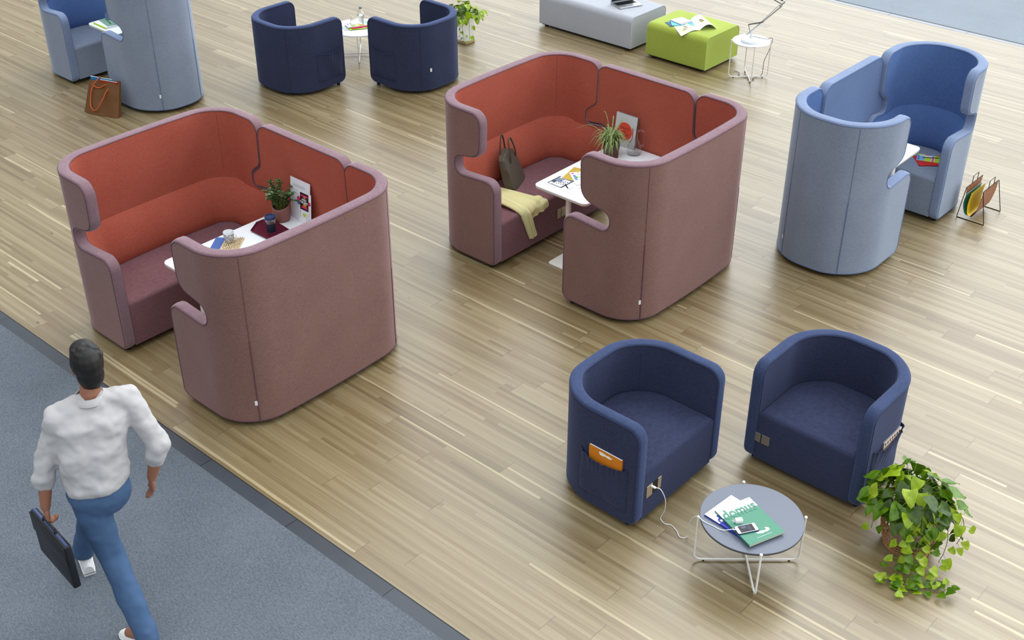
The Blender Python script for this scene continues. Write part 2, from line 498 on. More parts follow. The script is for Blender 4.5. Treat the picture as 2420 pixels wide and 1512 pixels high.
# ------------------------------------------------------------------ upholstered shells
class Plan:
    """U-shaped plan; local back at y=0, open front at y=D; s runs from the left arm's front round the back to the right arm's front"""
    def __init__(s, W, D, R, bow=0.0):
        s.W, s.D, s.R, s.bow = W, D, R, bow
        s.a = D - R; s.q = R * PI / 2; s.b = W - 2 * R
        s.L = 2 * s.a + 2 * s.q + s.b
    def pn(s, t):
        W, D, R = s.W, s.D, s.R
        if t <= s.a: p, n = Vector((-W / 2, D - t, 0)), Vector((-1, 0, 0))
        elif t <= s.a + s.q:
            an = (t - s.a) / R
            p = Vector((-W / 2 + R - R * math.cos(an), R - R * math.sin(an), 0)); n = Vector((-math.cos(an), -math.sin(an), 0))
        elif t <= s.a + s.q + s.b: p, n = Vector((-W / 2 + R + (t - s.a - s.q), 0, 0)), Vector((0, -1, 0))
        elif t <= s.a + 2 * s.q + s.b:
            an = (t - s.a - s.q - s.b) / R
            p = Vector((W / 2 - R + R * math.sin(an), R - R * math.cos(an), 0)); n = Vector((math.sin(an), -math.cos(an), 0))
        else: p, n = Vector((W / 2, D - (s.L - t), 0)), Vector((1, 0, 0))
        u = 2 * p.x / W
        k = max(0.0, 1 - u * u)
        # the back bows outwards a little
        wgt = max(0.0, min(1.0, (R - p.y) / R)) ** 1.0
        p = p + Vector((0, -s.bow * k * wgt, 0))
        return p, n
    def at(s, t, z, d):
        p, n = s.pn(t); q = p - n * d
        return Vector((q.x, q.y, z))

def upholster(root, P, corners, T, r, m_out, m_in, m_pipe, gx=0.045, gz=0.12, m_band=None, r2=None):
    r2 = r2 or r
    O = fillet(corners, 8, 0.04)
    Oin = inset(O, r)
    mb = MB()
    v, f = fill2d(Oin, gx, gz)
    mb.add([P.at(p.x, p.y, 0) for p in v], f, 0)
    loops = []
    K = 5
    for k in range(K + 1):
        a = k / K * PI / 2
        loops.append((r * (1 - math.sin(a)), r * (1 - math.cos(a))))
    loops += [(-0.003, T / 2)]
    for k in range(K, -1, -1):
        a = k / K * PI / 2
        loops.append((r2 * (1 - math.sin(a)), T - r2 * (1 - math.cos(a))))
    n = len(O); vs_, fs = [], []
    for ins, d in loops:
        Q = inset(O, ins) if abs(ins) > 1e-6 else O
        vs_ += [P.at(q.x, q.y, d) for q in Q]
    for i in range(len(loops) - 1):
        for j in range(n):
            a = i * n + j; b = i * n + (j + 1) % n
            fs.append((a, b, b + n, a + n))
    mb.build('shell', m_out, root, sharp=60)
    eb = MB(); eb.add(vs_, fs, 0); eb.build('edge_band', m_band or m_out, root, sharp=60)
    if r2 != r: v, f = fill2d(inset(O, r2), gx, gz)
    mi = MB(); mi.add([P.at(p.x, p.y, T) for p in v], [tuple(reversed(q)) for q in f], 0)
    mi.build('inner_lining', m_in, root, sharp=60)
    for nm, d, rq in (('outer_piping', -0.0005, r), ('inner_piping', T + 0.0005, r2)):
        Pp = inset(O, rq - 0.001)
        pm = MB(); pm.tube([P.at(q.x, q.y, d) for q in Pp], 0.0032, n=6, closed=True)
        pm.build(nm, m_pipe, root)

def seat_block(root, P, T, m, ztop=0.44, zbot=0.055, r=0.035, name='seat'):
    N_ = 48
    pl = []
    s0 = 0.012
    for i in range(N_ + 1):
        q = P.at(s0 + (P.L - 2 * s0) * i / N_, 0, T + 0.001); pl.append(Vector((q.x, q.y)))
    a, b = pl[-1], pl[0]
    k = 10
    for i in range(1, k): pl.append(a + (b - a) * i / k)
    n = len(pl)
    loops = [(0.0, zbot), (0.0, ztop - r)]
    for k in range(1, 7):
        an = k / 6 * PI / 2
        loops.append((r * (1 - math.cos(an)), ztop - r + r * math.sin(an)))
    vs_, fs = [], []
    for ins, z in loops:
        Q = inset(pl, ins) if ins else pl
        vs_ += [Vector((q.x, q.y, z)) for q in Q]
    for i in range(len(loops) - 1):
        for j in range(n):
            fs.append((i * n + j, i * n + (j + 1) % n, (i + 1) * n + (j + 1) % n, (i + 1) * n + j))
    fs.append(tuple(range(n))[::-1])
    mb = MB(); mb.add(vs_, fs)
    top = inset(pl, r)
    v, f = fill2d(top, 0.09, 0.09)
    cx = sum(p.x for p in top) / len(top); cy = sum(p.y for p in top) / len(top)
    hx_ = max(abs(p.x - cx) for p in top); hy = max(abs(p.y - cy) for p in top)
    mb.add([Vector((p.x, p.y, ztop + 0.012 * max(0, 1 - ((p.x - cx) / hx_) ** 2) * max(0, 1 - ((p.y - cy) / hy) ** 2))) for p in v], f)
    mb.build(name, m, root, sharp=50)

def lumbar(root, P, T, m, zr=0.82, za=0.79, z0=0.43, depth=0.12):
    prof = [(0.0, 0.0), (0.28, 0.10), (0.62, 0.30), (0.88, 0.52), (1.0, 0.76), (0.97, 0.92), (0.80, 1.0)]
    N_ = 70; s0 = 0.05
    vs_, fs = [], []
    k = len(prof)
    for i in range(N_ + 1):
        s = s0 + (P.L - 2 * s0) * i / N_
        e = min(s, P.L - s)
        w1 = max(0, min(1, (e - 0.36) / 0.2)); w1 = w1 * w1 * (3 - 2 * w1)
        zt = za + (zr - za) * w1
        w2 = max(0, min(1, (e - 0.0) / 0.40)); w2 = w2 * w2 * (3 - 2 * w2)
        for d, h in prof:
            vs_.append(P.at(s, zt - (zt - z0) * h, T + 0.001 + depth * d * (0.12 + 0.88 * w2)))
    for i in range(N_):
        for j in range(k - 1):
            fs.append((i * k + j, i * k + j + 1, (i + 1) * k + j + 1, (i + 1) * k + j))
    mb = MB(); mb.add(vs_, fs); mb.build('lumbar_cushion', m, root, sharp=0)

def feet(root, P):
    for s, ins in ((0.09, 0.05), (P.L - 0.09, 0.05), (P.a + P.q * 0.62, 0.07), (P.L - P.a - P.q * 0.62, 0.07)):
        q = P.at(s, 0, ins)
        b = MB(); b.lathe([(0.017, 0.0), (0.021, 0.004), (0.021, 0.06)], c=(q.x, q.y, 0), n=16)
        b.build('foot', M_black, root)
    q = [P.at(0.06 + (P.L - 0.12) * i / 30, 0, 0.035) for i in range(31)]
    b = MB(); b.prism([(p.x, p.y) for p in q], 0.028, 0.05); b.build('base_board', M_black, root, smooth=False)

def seam(root, P, s, z0, z1, r, m, name, d=-0.001):
    b = MB(); b.tube([P.at(s, z0 + (z1 - z0) * i / 8, d) for i in range(9)], r, n=6); b.build(name, m, root)

def wing_corners(L, H=1.43, zb=0.035, shallow='R', rec=0.15):
    sh = [(0, zb, 0.075), (0, 0.855, 0.105), (0.285, 0.815, 0.05), (0.285, 0.945, 0.06), (0.165, 1.04, 0.09), (0.15, H, 0.105)]
    c = [(0, zb, 0.075), (0, 0.855, 0.105), (0.455, 0.822, 0.072), (0.455, 0.972, 0.066), (rec + 0.015, 1.03, 0.13 if rec < 0.2 else 0.10), (rec, H, 0.105)]
    a_, b_ = (sh, c) if shallow == 'L' else (c, sh)
    return a_ + [(L - x, y, r) for x, y, r in reversed(b_)]

def label_tag(root, P, s, z, w_=0.02, h=0.04):
    b = MB()
    a = P.at(s - w_ / 2, z, -0.004); c = P.at(s + w_ / 2, z, -0.004)
    b.quad([a, c, Vector((c.x, c.y, z + h)), Vector((a.x, a.y, z + h))]); b.build('label_tag', M_tagw, root, smooth=False)

def wing_seat(name, label, cat, W, D, R, bow, mo, mi, mp, ms, mband, group, shallow='R', zips=True):
    root = thing(name, label, cat, group=group)
    P = Plan(W, D, R, bow); T = 0.085
    upholster(root, P, wing_corners(P.L, shallow=shallow, rec=0.15 if W > 1.2 else 0.215), T, 0.016, mo, mi, mp, m_band=mband, r2=0.009)
    seat_block(root, P, T, ms, 0.44)
    lumbar(root, P, T, mi)
    feet(root, P)
    if zips:
        for s in (P.a + P.q * 0.66, P.L - P.a - P.q * 0.66):
            seam(root, P, s, 0.05, 0.74, 0.0045, mp, 'zip_seam')
            seam(root, P, s, 0.74, 1.40, 0.0018, mp, 'back_seam')
        label_tag(root, P, P.a + P.q * 0.66 - 0.012, 0.19)
    for s in (P.a + P.q * 0.5, P.L - P.a - P.q * 0.5):
        seam(root, P, s, 0.9, 1.40, 0.0012, mp, 'inner_seam', T + 0.0005)
    return root, P

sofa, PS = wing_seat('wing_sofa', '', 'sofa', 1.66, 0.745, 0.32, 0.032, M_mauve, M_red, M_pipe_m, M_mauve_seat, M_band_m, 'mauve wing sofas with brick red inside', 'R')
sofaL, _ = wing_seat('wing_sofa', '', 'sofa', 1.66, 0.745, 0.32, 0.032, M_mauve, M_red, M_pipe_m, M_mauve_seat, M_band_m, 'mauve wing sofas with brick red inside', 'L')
sofa.location = (-5.975, 4.66, 0); sofa.rotation_euler[2] = PI / 2
sofa['label'] = 'high-backed mauve sofa seen from its back, nearest the grey carpet and the walking person'
sofaB = sofaL; sofaB.location = (-8.25, 4.685, 0); sofaB.rotation_euler[2] = -PI / 2; sofaB['label'] = ('red-lined mauve wing sofa facing the table with mug, tray and leafy pot')
sofaC = dup(sofa, (-4.75, 7.59, 0), PI / 2, 'mauve wing sofa seen from its back, between the carafe table and the light blue armchairs')
sofaD = dup(sofaL, (-6.98, 7.58, 0), -PI / 2, 'red-lined mauve wing sofa with handbag and yellow jacket on its seat')

chair, PC = wing_seat('wing_armchair', '', 'armchair', 0.945, 0.775, 0.40, 0.03, M_sky, M_sky_in, M_pipe_s, M_sky, M_band_s, 'light blue wing armchairs', 'L')
chairR, _ = wing_seat('wing_armchair', '', 'armchair', 0.89, 0.775, 0.39, 0.03, M_sky, M_sky_in, M_pipe_s, M_sky, M_band_s, 'light blue wing armchairs', 'R')
chair.location = (-4.222, 8.60, 0)
chair['label'] = 'tall light blue armchair seen from its rounded back, behind the pair of navy club chairs'
chairR.location = (-4.185, 10.91, 0); chairR.rotation_euler[2] = PI; chairR['label'] = ('light blue wing armchair with red folder on its seat beside the magazine rack')
dup(chairR, (-11.32, 7.10, 0), PI / 2, 'tall grey-blue armchair seen from its rounded back, brown tote leaning on it')
dup(chair, (-13.62, 7.10, 0), -PI / 2, 'grey-blue wing armchair with dark blue inside, facing the brown tote, cut by the picture edge')

# privacy screens that close the booths; their edges follow the wings and armrests
def screen(name, label, x0, x1, yc, mo, mi, mp, along='x', flip=1, group=None):
    """x0,x1: fronts of the two facing seats (coordinate along the booth)"""
    g = 0.005
    Wd = x1 - x0
    c = [(g, 0.50, 0.02), (g, 0.86, 0.02)]
    l = [(g, 0.50, 0.02), (g, 0.865, 0.09), (-0.280, 0.822, 0.045), (-0.280, 0.939, 0.055), (-0.159, 1.034, 0.085), (-0.145, 1.42, 0.11)]
    cor = l + [(Wd - x, y, r) for x, y, r in reversed(l)]
    root = thing(name, label, 'screen', group=group)
    class Flat:
        L = Wd
        def at(s, t, z, d): return Vector((t - Wd / 2, -d, z))
    T = 0.085
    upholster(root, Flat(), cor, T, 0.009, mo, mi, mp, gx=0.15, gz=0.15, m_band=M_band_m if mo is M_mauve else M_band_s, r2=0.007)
    if along == 'x':
        root.location = ((x0 + x1) / 2, yc + T / 2, 0)
    else:
        root.location = (yc - T / 2, (x0 + x1) / 2, 0); root.rotation_euler[2] = PI / 2
    return root
screen('privacy_screen', 'upholstered red and mauve screen behind the leafy pot and leaflets', -7.505, -6.72, 5.470, M_mauve, M_red, M_pipe_m, group='booth screens')
screen('privacy_screen', 'upholstered red and mauve screen behind the spider plant and glass carafe', -6.265, -5.495, 8.375, M_mauve, M_red, M_pipe_m, group='booth screens')
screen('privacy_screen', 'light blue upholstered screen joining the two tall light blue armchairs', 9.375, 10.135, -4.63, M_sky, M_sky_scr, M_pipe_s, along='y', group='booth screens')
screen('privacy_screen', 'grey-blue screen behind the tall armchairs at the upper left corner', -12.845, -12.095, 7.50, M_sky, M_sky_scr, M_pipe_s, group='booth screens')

# club chairs
def club(label, W, loc, rz, pocket=None, pf=(0.10, 0.50), tagp=None, socket=None):
    root = thing('club_chair', label, 'armchair', loc, rz, 'navy club chairs')
    D = 0.735
    P = Plan(W, D, 0.34, 0.035); T = 0.08
    zb = 0.035; H = 0.815
    cor = [(0, zb, 0.08), (0, H, 0.10), (P.L, H, 0.10), (P.L, zb, 0.08)]
    upholster(root, P, cor, T, 0.018, M_navy, M_navy, M_pipe_n, m_band=M_band_n, r2=0.012)
    seat_block(root, P, T, M_navy, 0.44)
    feet(root, P)
    for s in (P.a + P.q * 0.66, P.L - P.a - P.q * 0.66):
        seam(root, P, s, 0.05, 0.79, 0.0016, M_pipe_n, 'back_seam')
    for s in (P.a + P.q * 0.5, P.L - P.a - P.q * 0.5):
        seam(root, P, s, 0.45, 0.79, 0.0014, M_pipe_n, 'inner_seam', T)
    if pocket:
        s0, s1 = pf
        if pocket == 'R': s0, s1 = P.L - s1, P.L - s0
        n, k = 60, 14
        vs_, fs = [], []
        zt, zbm = 0.475, 0.13
        for i in range(n + 1):
            u = i / n; s = s0 + (s1 - s0) * u
            sag = 0.03 * math.sin(PI * u)
            fold = 0.5 + 0.5 * math.sin(u * 62 + 1.3 * math.sin(u * 17))
            for j in range(k + 1):
                v = j / k
                z = zbm + (zt - sag - zbm) * v
                edge = min(1, u / 0.04, (1 - u) / 0.04) * min(1, v / 0.06)
                d = edge * (0.006 + (0.010 * min(1, u * 6, (1 - u) * 6)) * min(1, v * 4) + 0.012 * math.sin(PI * u) * v * v + 0.010 * fold * v ** 4 + 0.004 * math.sin(u * 9 + v * 5))
                vs_.append(P.at(s, z, -0.001 - d))
        for i in range(n):
            for j in range(k):
                fs.append((i * (k + 1) + j, (i + 1) * (k + 1) + j, (i + 1) * (k + 1) + j + 1, i * (k + 1) + j + 1))
        b = MB(); b.add(vs_, fs)
        b.tube([vs_[i * (k + 1) + k] for i in range(n + 1)], 0.0035, n=6)
        b.build('side_pocket', M_navy, root, sharp=0)
        b = MB(); pts = [vs_[j] for j in range(k, -1, -1)] + [vs_[i * (k + 1)] for i in range(n + 1)] + [vs_[n * (k + 1) + j] for j in range(k + 1)]
        b.tube(pts, 0.002, n=5); b.build('pocket_seam', M_pipe_n, root)
    if tagp: label_tag(root, P, tagp if tagp > 0 else P.L + tagp, 0.26, 0.022, 0.042)
    return root, P

c1, P1 = club('navy club chair with orange book in its side pocket and white cable plugged into it', 0.95, (-4.045, 5.36, 0), -PI / 2, 'R', (0.08, 0.47))
c2, P2 = club('navy club chair beside the trailing plant in a wicker basket', 0.885, (-2.77, 6.735, 0), PI, 'L', (0.08, 0.50))
c3, P3 = club('navy club chair seen from behind, left of the far white coffee table', 0.93, (-10.985, 8.09, 0), 0, 'R', (0.04, 0.42))
c4, P4 = club('navy club chair seen from behind, hiding the base of the plant on a wooden block', 0.93, (-9.58, 9.475, 0), PI / 2, 'L', (0.05, 0.45), tagp=0.86)

# power sockets let into the seat fronts
M_sockA = mat('beige_metal_cover', 'b8a890', 0.35, metal=0.6)
M_sockC = mat('grey_metal_cover', '8d8b88', 0.3, metal=0.7)
def socket(root, x, y, z, m, w_=0.115, h=0.088, gap=False):
    b = MB()
    if gap:
        b.box((x - w_ * 0.5 - 0.012, y, z), (w_ * 0.30, 0.006, h), 0, bev=0.002)
        b.box((x + w_ * 0.30, y, z), (w_ * 0.52, 0.006, h), 0, bev=0.002)
        b.box((x - 0.016 - w_ * 0.1, y - 0.001, z), (w_ * 0.42, 0.004, h * 0.9), 1)
    else:
        b.box((x - w_ * 0.27, y, z), (w_ * 0.54, 0.006, h), 0, bev=0.002)
        b.box((x + w_ * 0.27 + 0.003, y, z), (w_ * 0.44, 0.006, h), 0, bev=0.002)
    b.build('socket_plate', [m, M_black], root, smooth=False)
# local x runs along the seat front, local +y is the open side
socket(c1, 5.36 - 5.07, 0.7265, 0.262, M_sockA, 0.12, 0.095, gap=True)
socket(c2, -2.77 + 3.085, 0.7265, 0.235, M_sockC, 0.115, 0.075)
socket(sofaD, 7.58 - 7.655, 0.737, 0.232, M_sockA, 0.115, 0.095)
# ------------------------------------------------------------------ tables
def rrect(x0, x1, y0, y1, r, seg=6):
    return fillet([(x0, y0, r), (x1, y0, r), (x1, y1, r), (x0, y1, r)], seg, 10)

def soft_prism(mb, poly, z0, z1, e, mi=0, M=None):
    """prism with rounded upper and lower edges"""
    loops = [(e, z0), (e * 0.3, z0 + e * 0.3), (0, z0 + e), (0, z1 - e), (e * 0.3, z1 - e * 0.3), (e, z1)]
    n = len(poly); vs_ = []
    for i_, z in loops:
        Q = inset(poly, i_) if i_ else poly
        vs_ += [Vector((q.x, q.y, z)) for q in Q]
    fs = [(i * n + j, i * n + (j + 1) % n, (i + 1) * n + (j + 1) % n, (i + 1) * n + j) for i in range(len(loops) - 1) for j in range(n)]
    fs.append(tuple(range(n))[::-1]); fs.append(tuple((len(loops) - 1) * n + j for j in range(n)))
    mb.add(vs_, fs, mi, M)

M_tabletop = mat('white_table_laminate', 'e9eef2', 0.30)
M_edge = mat('cream_table_edge', 'd9d5c4', 0.45)
def booth_table(label, x0, x1, y0, y1, poles, plates):
    cx, cy = (x0 + x1) / 2, (y0 + y1) / 2
    root = thing('booth_table', label, 'table', (cx, cy, 0), group='white booth tables')
    b = MB(); soft_prism(b, rrect(x0 - cx, x1 - cx, y0 - cy, y1 - cy, 0.055), 0.728, 0.742, 0.003)
    b.build('tabletop', M_tabletop, root)
    b = MB(); soft_prism(b, rrect(x0 - cx + 0.004, x1 - cx - 0.004, y0 - cy + 0.004, y1 - cy - 0.004, 0.05), 0.714, 0.728, 0.002)
    b.build('edge_band', M_edge, root)
    for (px, py), (a, c_, d, e) in zip(poles, plates):
        b = MB(); b.lathe([(0.024, 0.012), (0.024, 0.714)], c=(px - cx, py - cy, 0), n=24); b.build('pole', M_whitemet, root)
        b = MB(); soft_prism(b, rrect(a - cx, c_ - cx, d - cy, e - cy, 0.03), 0.0, 0.012, 0.002); b.build('base_plate', M_whitemet, root)
    return root
booth_table('long white table with mug, cup on tray and leafy pot', -7.395, -6.80, 4.22, 5.40, [(-7.10, 4.34), (-7.10, 5.25)], [(-7.23, -6.97, 4.22, 4.48), (-7.23, -6.97, 5.12, 5.38)])
booth_table('long white table with spider plant and glass carafe', -6.14, -5.56, 7.13, 8.32, [(-5.86, 7.28), (-5.86, 8.18)], [(-5.99, -5.73, 7.165, 7.42), (-5.99, -5.73, 8.05, 8.31)])
booth_table('small white table end showing between the two light blue armchairs', -4.54, -3.985, 9.48, 10.075, [(-4.10, 9.78)], [(-4.22, -3.98, 9.66, 9.90)])
booth_table('small white table with a drinking glass and green notebook, by the grey-blue armchairs', -12.68, -12.10, 6.84, 7.44, [(-12.39, 6.97)], [(-12.52, -12.26, 6.85, 7.10)])

def wire_table(label, cx, cy, r, h, ang, m_top, m_rim, group='round wire-legged tables'):
    root = thing('side_table', label, 'table', (cx, cy, 0), ang, group)
    b = MB(); b.lathe([(r - 0.006, h - 0.014), (r, h - 0.012), (r, h - 0.002), (r - 0.002, h)], n=72, mi=0)
    b.build('tabletop', m_top, root)
    b = MB(); b.lathe([(r - 0.012, h - 0.0165), (r + 0.0006, h - 0.0145), (r + 0.0006, h - 0.006)], n=72); b.build('rim', m_rim, root)
    R_ = r + 0.012; rr = 0.0065
    for k in range(2):
        M = Matrix.Rotation(k * PI / 2, 4, 'Z')
        zb = 0.014 + 0.008 * k; c_ = 0.045
        pts = [(R_, 0, h + 0.004)]
        pts += [(R_, 0, zb + c_)] + [(R_ - c_ * (1 - math.cos(a)), 0, zb + c_ * (1 - math.sin(a))) for a in (PI / 8, PI / 4, 3 * PI / 8)] + [(R_ - c_, 0, zb)]
        pts += [(-x, y, z) for x, y, z in reversed(pts)]
        b = MB(); b.tube(pts, rr, n=10, M=M)
        for sx_ in (1, -1):
            b.lathe([(0.0, h - 0.004), (0.008, h - 0.002), (0.0105, h + 0.004), (0.008, h + 0.010), (0.0, h + 0.012)], n=12, M=M @ Matrix.Translation((sx_ * R_, 0, 0)))
        b.build('leg_frame', M_whitemet, root)
        for sx_ in (1, -1):
            b = MB(); b.lathe([(0.006, 0.0), (0.007, 0.002), (0.007, zb - 0.005)], n=10, M=M @ Matrix.Translation((sx_ * (R_ - 0.06), 0, 0))); b.build('glide', M_black, root)
    return root
M_greytop = mat('blue_grey_laminate', '666d7b', 0.38, spec=0.5)
M_darkrim = mat('dark_rim', '43403f', 0.5)
wire_table('low round grey coffee table with white wire legs, holding two magazines and a phone', -2.635, 5.155, 0.318, 0.36, math.radians(41.5), M_greytop, M_darkrim)
wire_table('low round white coffee table between two far navy club chairs, bottle on top', -11.10, 9.555, 0.325, 0.36, math.radians(-48 + 4), M_tabletop, M_whitemet)
wire_table('small tall round white side table carrying the desk lamp', -7.083, 12.145, 0.222, 0.46, math.radians(42), M_tabletop, M_whitemet)

# ------------------------------------------------------------------ ottomans
def ottoman(label, x0, x1, y0, y1, col, m, mp, h=0.435):
    cx, cy = (x0 + x1) / 2, (y0 + y1) / 2; L = x1 - x0; Wd = y1 - y0
    root = thing('ottoman', label, 'ottoman', (cx, cy, 0))
    prof = fillet([(-Wd / 2, 0.035, 0.015), (Wd / 2, 0.035, 0.015), (Wd / 2, h, 0.075), (-Wd / 2, h, 0.075)], 8, 0.08)
    n = len(prof); nx = 12
    mb = MB(); vs_, fs = [], []
    secs = [(-L / 2, 0.010), (-L / 2 + 0.004, 0.003), (-L / 2 + 0.012, 0.0)] + [(-L / 2 + 0.012 + (L - 0.024) * i / nx, 0) for i in range(1, nx)] + [(L / 2 - 0.012, 0.0), (L / 2 - 0.004, 0.003), (L / 2, 0.010)]
    for x, ins in secs:
        Q = inset(prof, ins) if ins else prof
        for q in Q:
            bulge = 0.006 * (1 - (2 * x / L) ** 2)
            vs_.append(Vector((x, q.x * (1 + bulge), q.y + (bulge if q.y > h - 0.08 else 0))))
    for i in range(len(secs) - 1):
        for j in range(n): fs.append((i * n + j, i * n + (j + 1) % n, (i + 1) * n + (j + 1) % n, (i + 1) * n + j))
    fs.append(tuple(range(n))); fs.append(tuple((len(secs) - 1) * n + j for j in range(n))[::-1])
    mb.add(vs_, fs); mb.build('upholstery', m, root, sharp=50)
    for x in (-L / 2 + 0.001, L / 2 - 0.001):
        b = MB(); b.tube([(x, q.x, q.y) for q in inset(prof, 0.004)], 0.0035, n=6, closed=True); b.build('piping', mp, root)
    b = MB(); b.box((0, 0, 0.0275), (L - 0.06, Wd - 0.06, 0.017)); b.build('base_board', M_black, root, smooth=False)
    for sx_ in (-1, 1):
        for sy in (-1, 1):
            b = MB(); b.lathe([(0.022, 0), (0.026, 0.004), (0.026, 0.03)], c=(sx_ * (L / 2 - 0.08), sy * (Wd / 2 - 0.06), 0), n=16); b.build('foot', M_black, root)
    return root
ottoman('lime green square ottoman with an open magazine on it', -8.415, -7.54, 11.895, 12.61, None, fabric('lime_wool', '909f38', 'a6b552', 0.5, 'e8ffb0'), mat('lime_piping', 'a9b866', 0.8))
ottoman('long light grey ottoman bench with a laptop on it', -10.15, -8.655, 11.885, 12.625, None, fabric('grey_wool', 'a0a3aa', 'b4b7be', 0.4, 'e8f0ff'), mat('grey_piping', 'b0b3b6', 0.8))
# ------------------------------------------------------------------ papers, books, small goods
def pal(*cols): return [mat('print_' + c, c, 0.55) for c in cols]
def text_mesh(s, size, font_scale=(1, 1), bold=0.0, spacing=1.0):
    cu = bpy.data.curves.new('lettering', 'FONT'); cu.body = s; cu.size = size; cu.offset = bold
    cu.resolution_u = 3; cu.space_character = spacing; cu.align_x = 'CENTER'; cu.align_y = 'CENTER'
    o = bpy.data.objects.new('lettering', cu); C.objects.link(o)
    dg = bpy.context.evaluated_depsgraph_get()
    me = o.evaluated_get(dg).to_mesh()
    vs_ = [Vector((v.co.x * font_scale[0], v.co.y * font_scale[1], 0)) for v in me.vertices]
    fs = [tuple(p.vertices) for p in me.polygons]
    o.evaluated_get(dg).to_mesh_clear()
    bpy.data.objects.remove(o); bpy.data.curves.remove(cu)
    return vs_, fs

def printed(name, label, cat, loc, rz, w_, h_, t, base, patches=(), texts=(), group=None, tilt=None, spine=None, cover_t=None, parent=None, pages=None):
    """flat rectangular print; local x = width, y = height, top face at z=t; patches: (x0,y0,x1,y1,colour) in 0..1; texts: (string,x,y,size,colour[,sx,sy,bold])"""
    cols = [base] + ([pages] if pages else [])
    def ci(c):
        if c not in cols: cols.append(c)
        return cols.index(c)
    b = MB()
    if pages:
        ct = 0.0006
        b.box((0, 0, ct / 2), (w_, h_, ct), 0); b.box((0.001, 0, t / 2), (w_ - 0.004, h_ - 0.004, t - 2 * ct), 1); b.box((0, 0, t - ct / 2), (w_, h_, ct), 0)
        b.box((-w_ / 2 + 0.0005, 0, t / 2), (0.001, h_, t), ci(spine) if spine else 0)
    else:
        b.box((0, 0, t / 2), (w_, h_, t), 0, bev=min(0.0008, t * 0.3) if t > 0.002 else 0)
    z = t + 0.0003
    for k, p in enumerate(patches):
        zz = z + 0.0002 * k
        if len(p) == 5:
            x0, y0, x1, y1, c_ = p
            b.quad([((x0 - .5) * w_, (y0 - .5) * h_, zz), ((x1 - .5) * w_, (y0 - .5) * h_, zz), ((x1 - .5) * w_, (y1 - .5) * h_, zz), ((x0 - .5) * w_, (y1 - .5) * h_, zz)], ci(c_))
        elif len(p) == 4:
            x0, y0, r, c_ = p
            b.disc(((x0 - .5) * w_, (y0 - .5) * h_, zz), r, ci(c_))
        else:
            pts, c_ = p
            b.quad([((x - .5) * w_, (y - .5) * h_, zz) for x, y in pts], ci(c_))
    for tx in texts:
        s, x, y, size, c_ = tx[:5]
        sx_, sy, bo = (tx[5:] + (1, 1, 0))[:3] if len(tx) > 5 else (1, 1, 0)
        v, f = text_mesh(s, size, (sx_, sy), bo)
        b.add([p + Vector(((x - .5) * w_, (y - .5) * h_, z + 0.0002 * len(patches) + 0.0003)) for p in v], f, ci(c_))
    o = b.build(name, pal(*cols), parent, smooth=False)
    o.location = loc
    o.rotation_euler = (tilt or 0, 0, rz)
    if parent is None: tag(o, label, cat, group)
    return o
R_ = math.radians

# --- long table of the near booth
printed('sheet', 'blue sheet of paper half under the dotted tan card, beneath the mug', 'paper', (-7.275, 4.70, 0.7422), R_(38), 0.15, 0.21, 0.0012, '3f5f9f')
printed('card', 'tan card with rows of black dots, patterned mug standing on it', 'card', (-7.215, 4.755, 0.7438), R_(38), 0.15, 0.205, 0.0015, 'c9b48c',
        [(0.08 + 0.115 * i + 0.03 * ((j * 3) % 2), 0.06 + 0.085 * j, 0.08 + 0.115 * i + 0.03 * ((j * 3) % 2) + 0.05, 0.06 + 0.085 * j + 0.038, '1a1a1c') for i in range(8) for j in range(11) if (i * 7 + j * 3) % 5])
mug = thing('mug', 'white mug with black brick-like dashes, spoon inside', 'mug', (-7.262, 4.765, 0.7455), R_(25))
M_cer = mat('white_glaze', 'e6eaec', 0.18)
b = MB(); b.lathe([(0.0, 0.002), (0.026, 0.0), (0.030, 0.003), (0.036, 0.02), (0.040, 0.05), (0.0425, 0.084), (0.0415, 0.086), (0.0395, 0.083), (0.037, 0.05), (0.033, 0.02), (0.026, 0.007), (0.0, 0.006)], n=40)
mb_ = b.build('body', M_cer, mug)
b = MB()
for k, z in enumerate((0.018, 0.031, 0.044, 0.057, 0.070)):
    r = 0.0365 + (z - 0.02) * 0.13 + 0.0008
    for i in range(26):
        if (i * 5 + k * 3) % 7 in (0,): continue
        a0 = 2 * PI * (i + 0.5 * (k % 2)) / 26; a1 = a0 + 0.15
        r2 = r + 0.0009
        b.quad([(r * math.cos(a0), r * math.sin(a0), z), (r * math.cos(a1), r * math.sin(a1), z), (r2 * math.cos(a1), r2 * math.sin(a1), z + 0.0065), (r2 * math.cos(a0), r2 * math.sin(a0), z + 0.0065)])
b.build('dash_pattern', mat('print_1a1a1c', '1a1a1c', 0.55), mug, smooth=False)
b = MB(); b.tube([(0.038 + 0.026 * math.sin(a), 0, 0.047 + 0.026 * math.cos(a)) for a in [PI * i / 10 for i in range(11)]], 0.0045, n=8, M=Matrix.Rotation(R_(5), 4, 'Z')); b.build('handle', M_cer, mug)
M_steel = mat('steel', 'b9bcbf', 0.25, metal=1.0)
b = MB(); b.tube([(-0.012, 0.0, 0.012), (0.01, 0.018, 0.05), (0.028, 0.03, 0.088), (0.040, 0.036, 0.108)], [0.002, 0.0018, 0.0022, 0.003], n=6)
sp = b.build('spoon', M_steel); sp.location = mug.location + Vector((0.0, -0.008, 0.003)); sp.rotation_euler[2] = R_(-20); tag(sp, 'small steel spoon leaning in the dashed white mug', 'spoon')

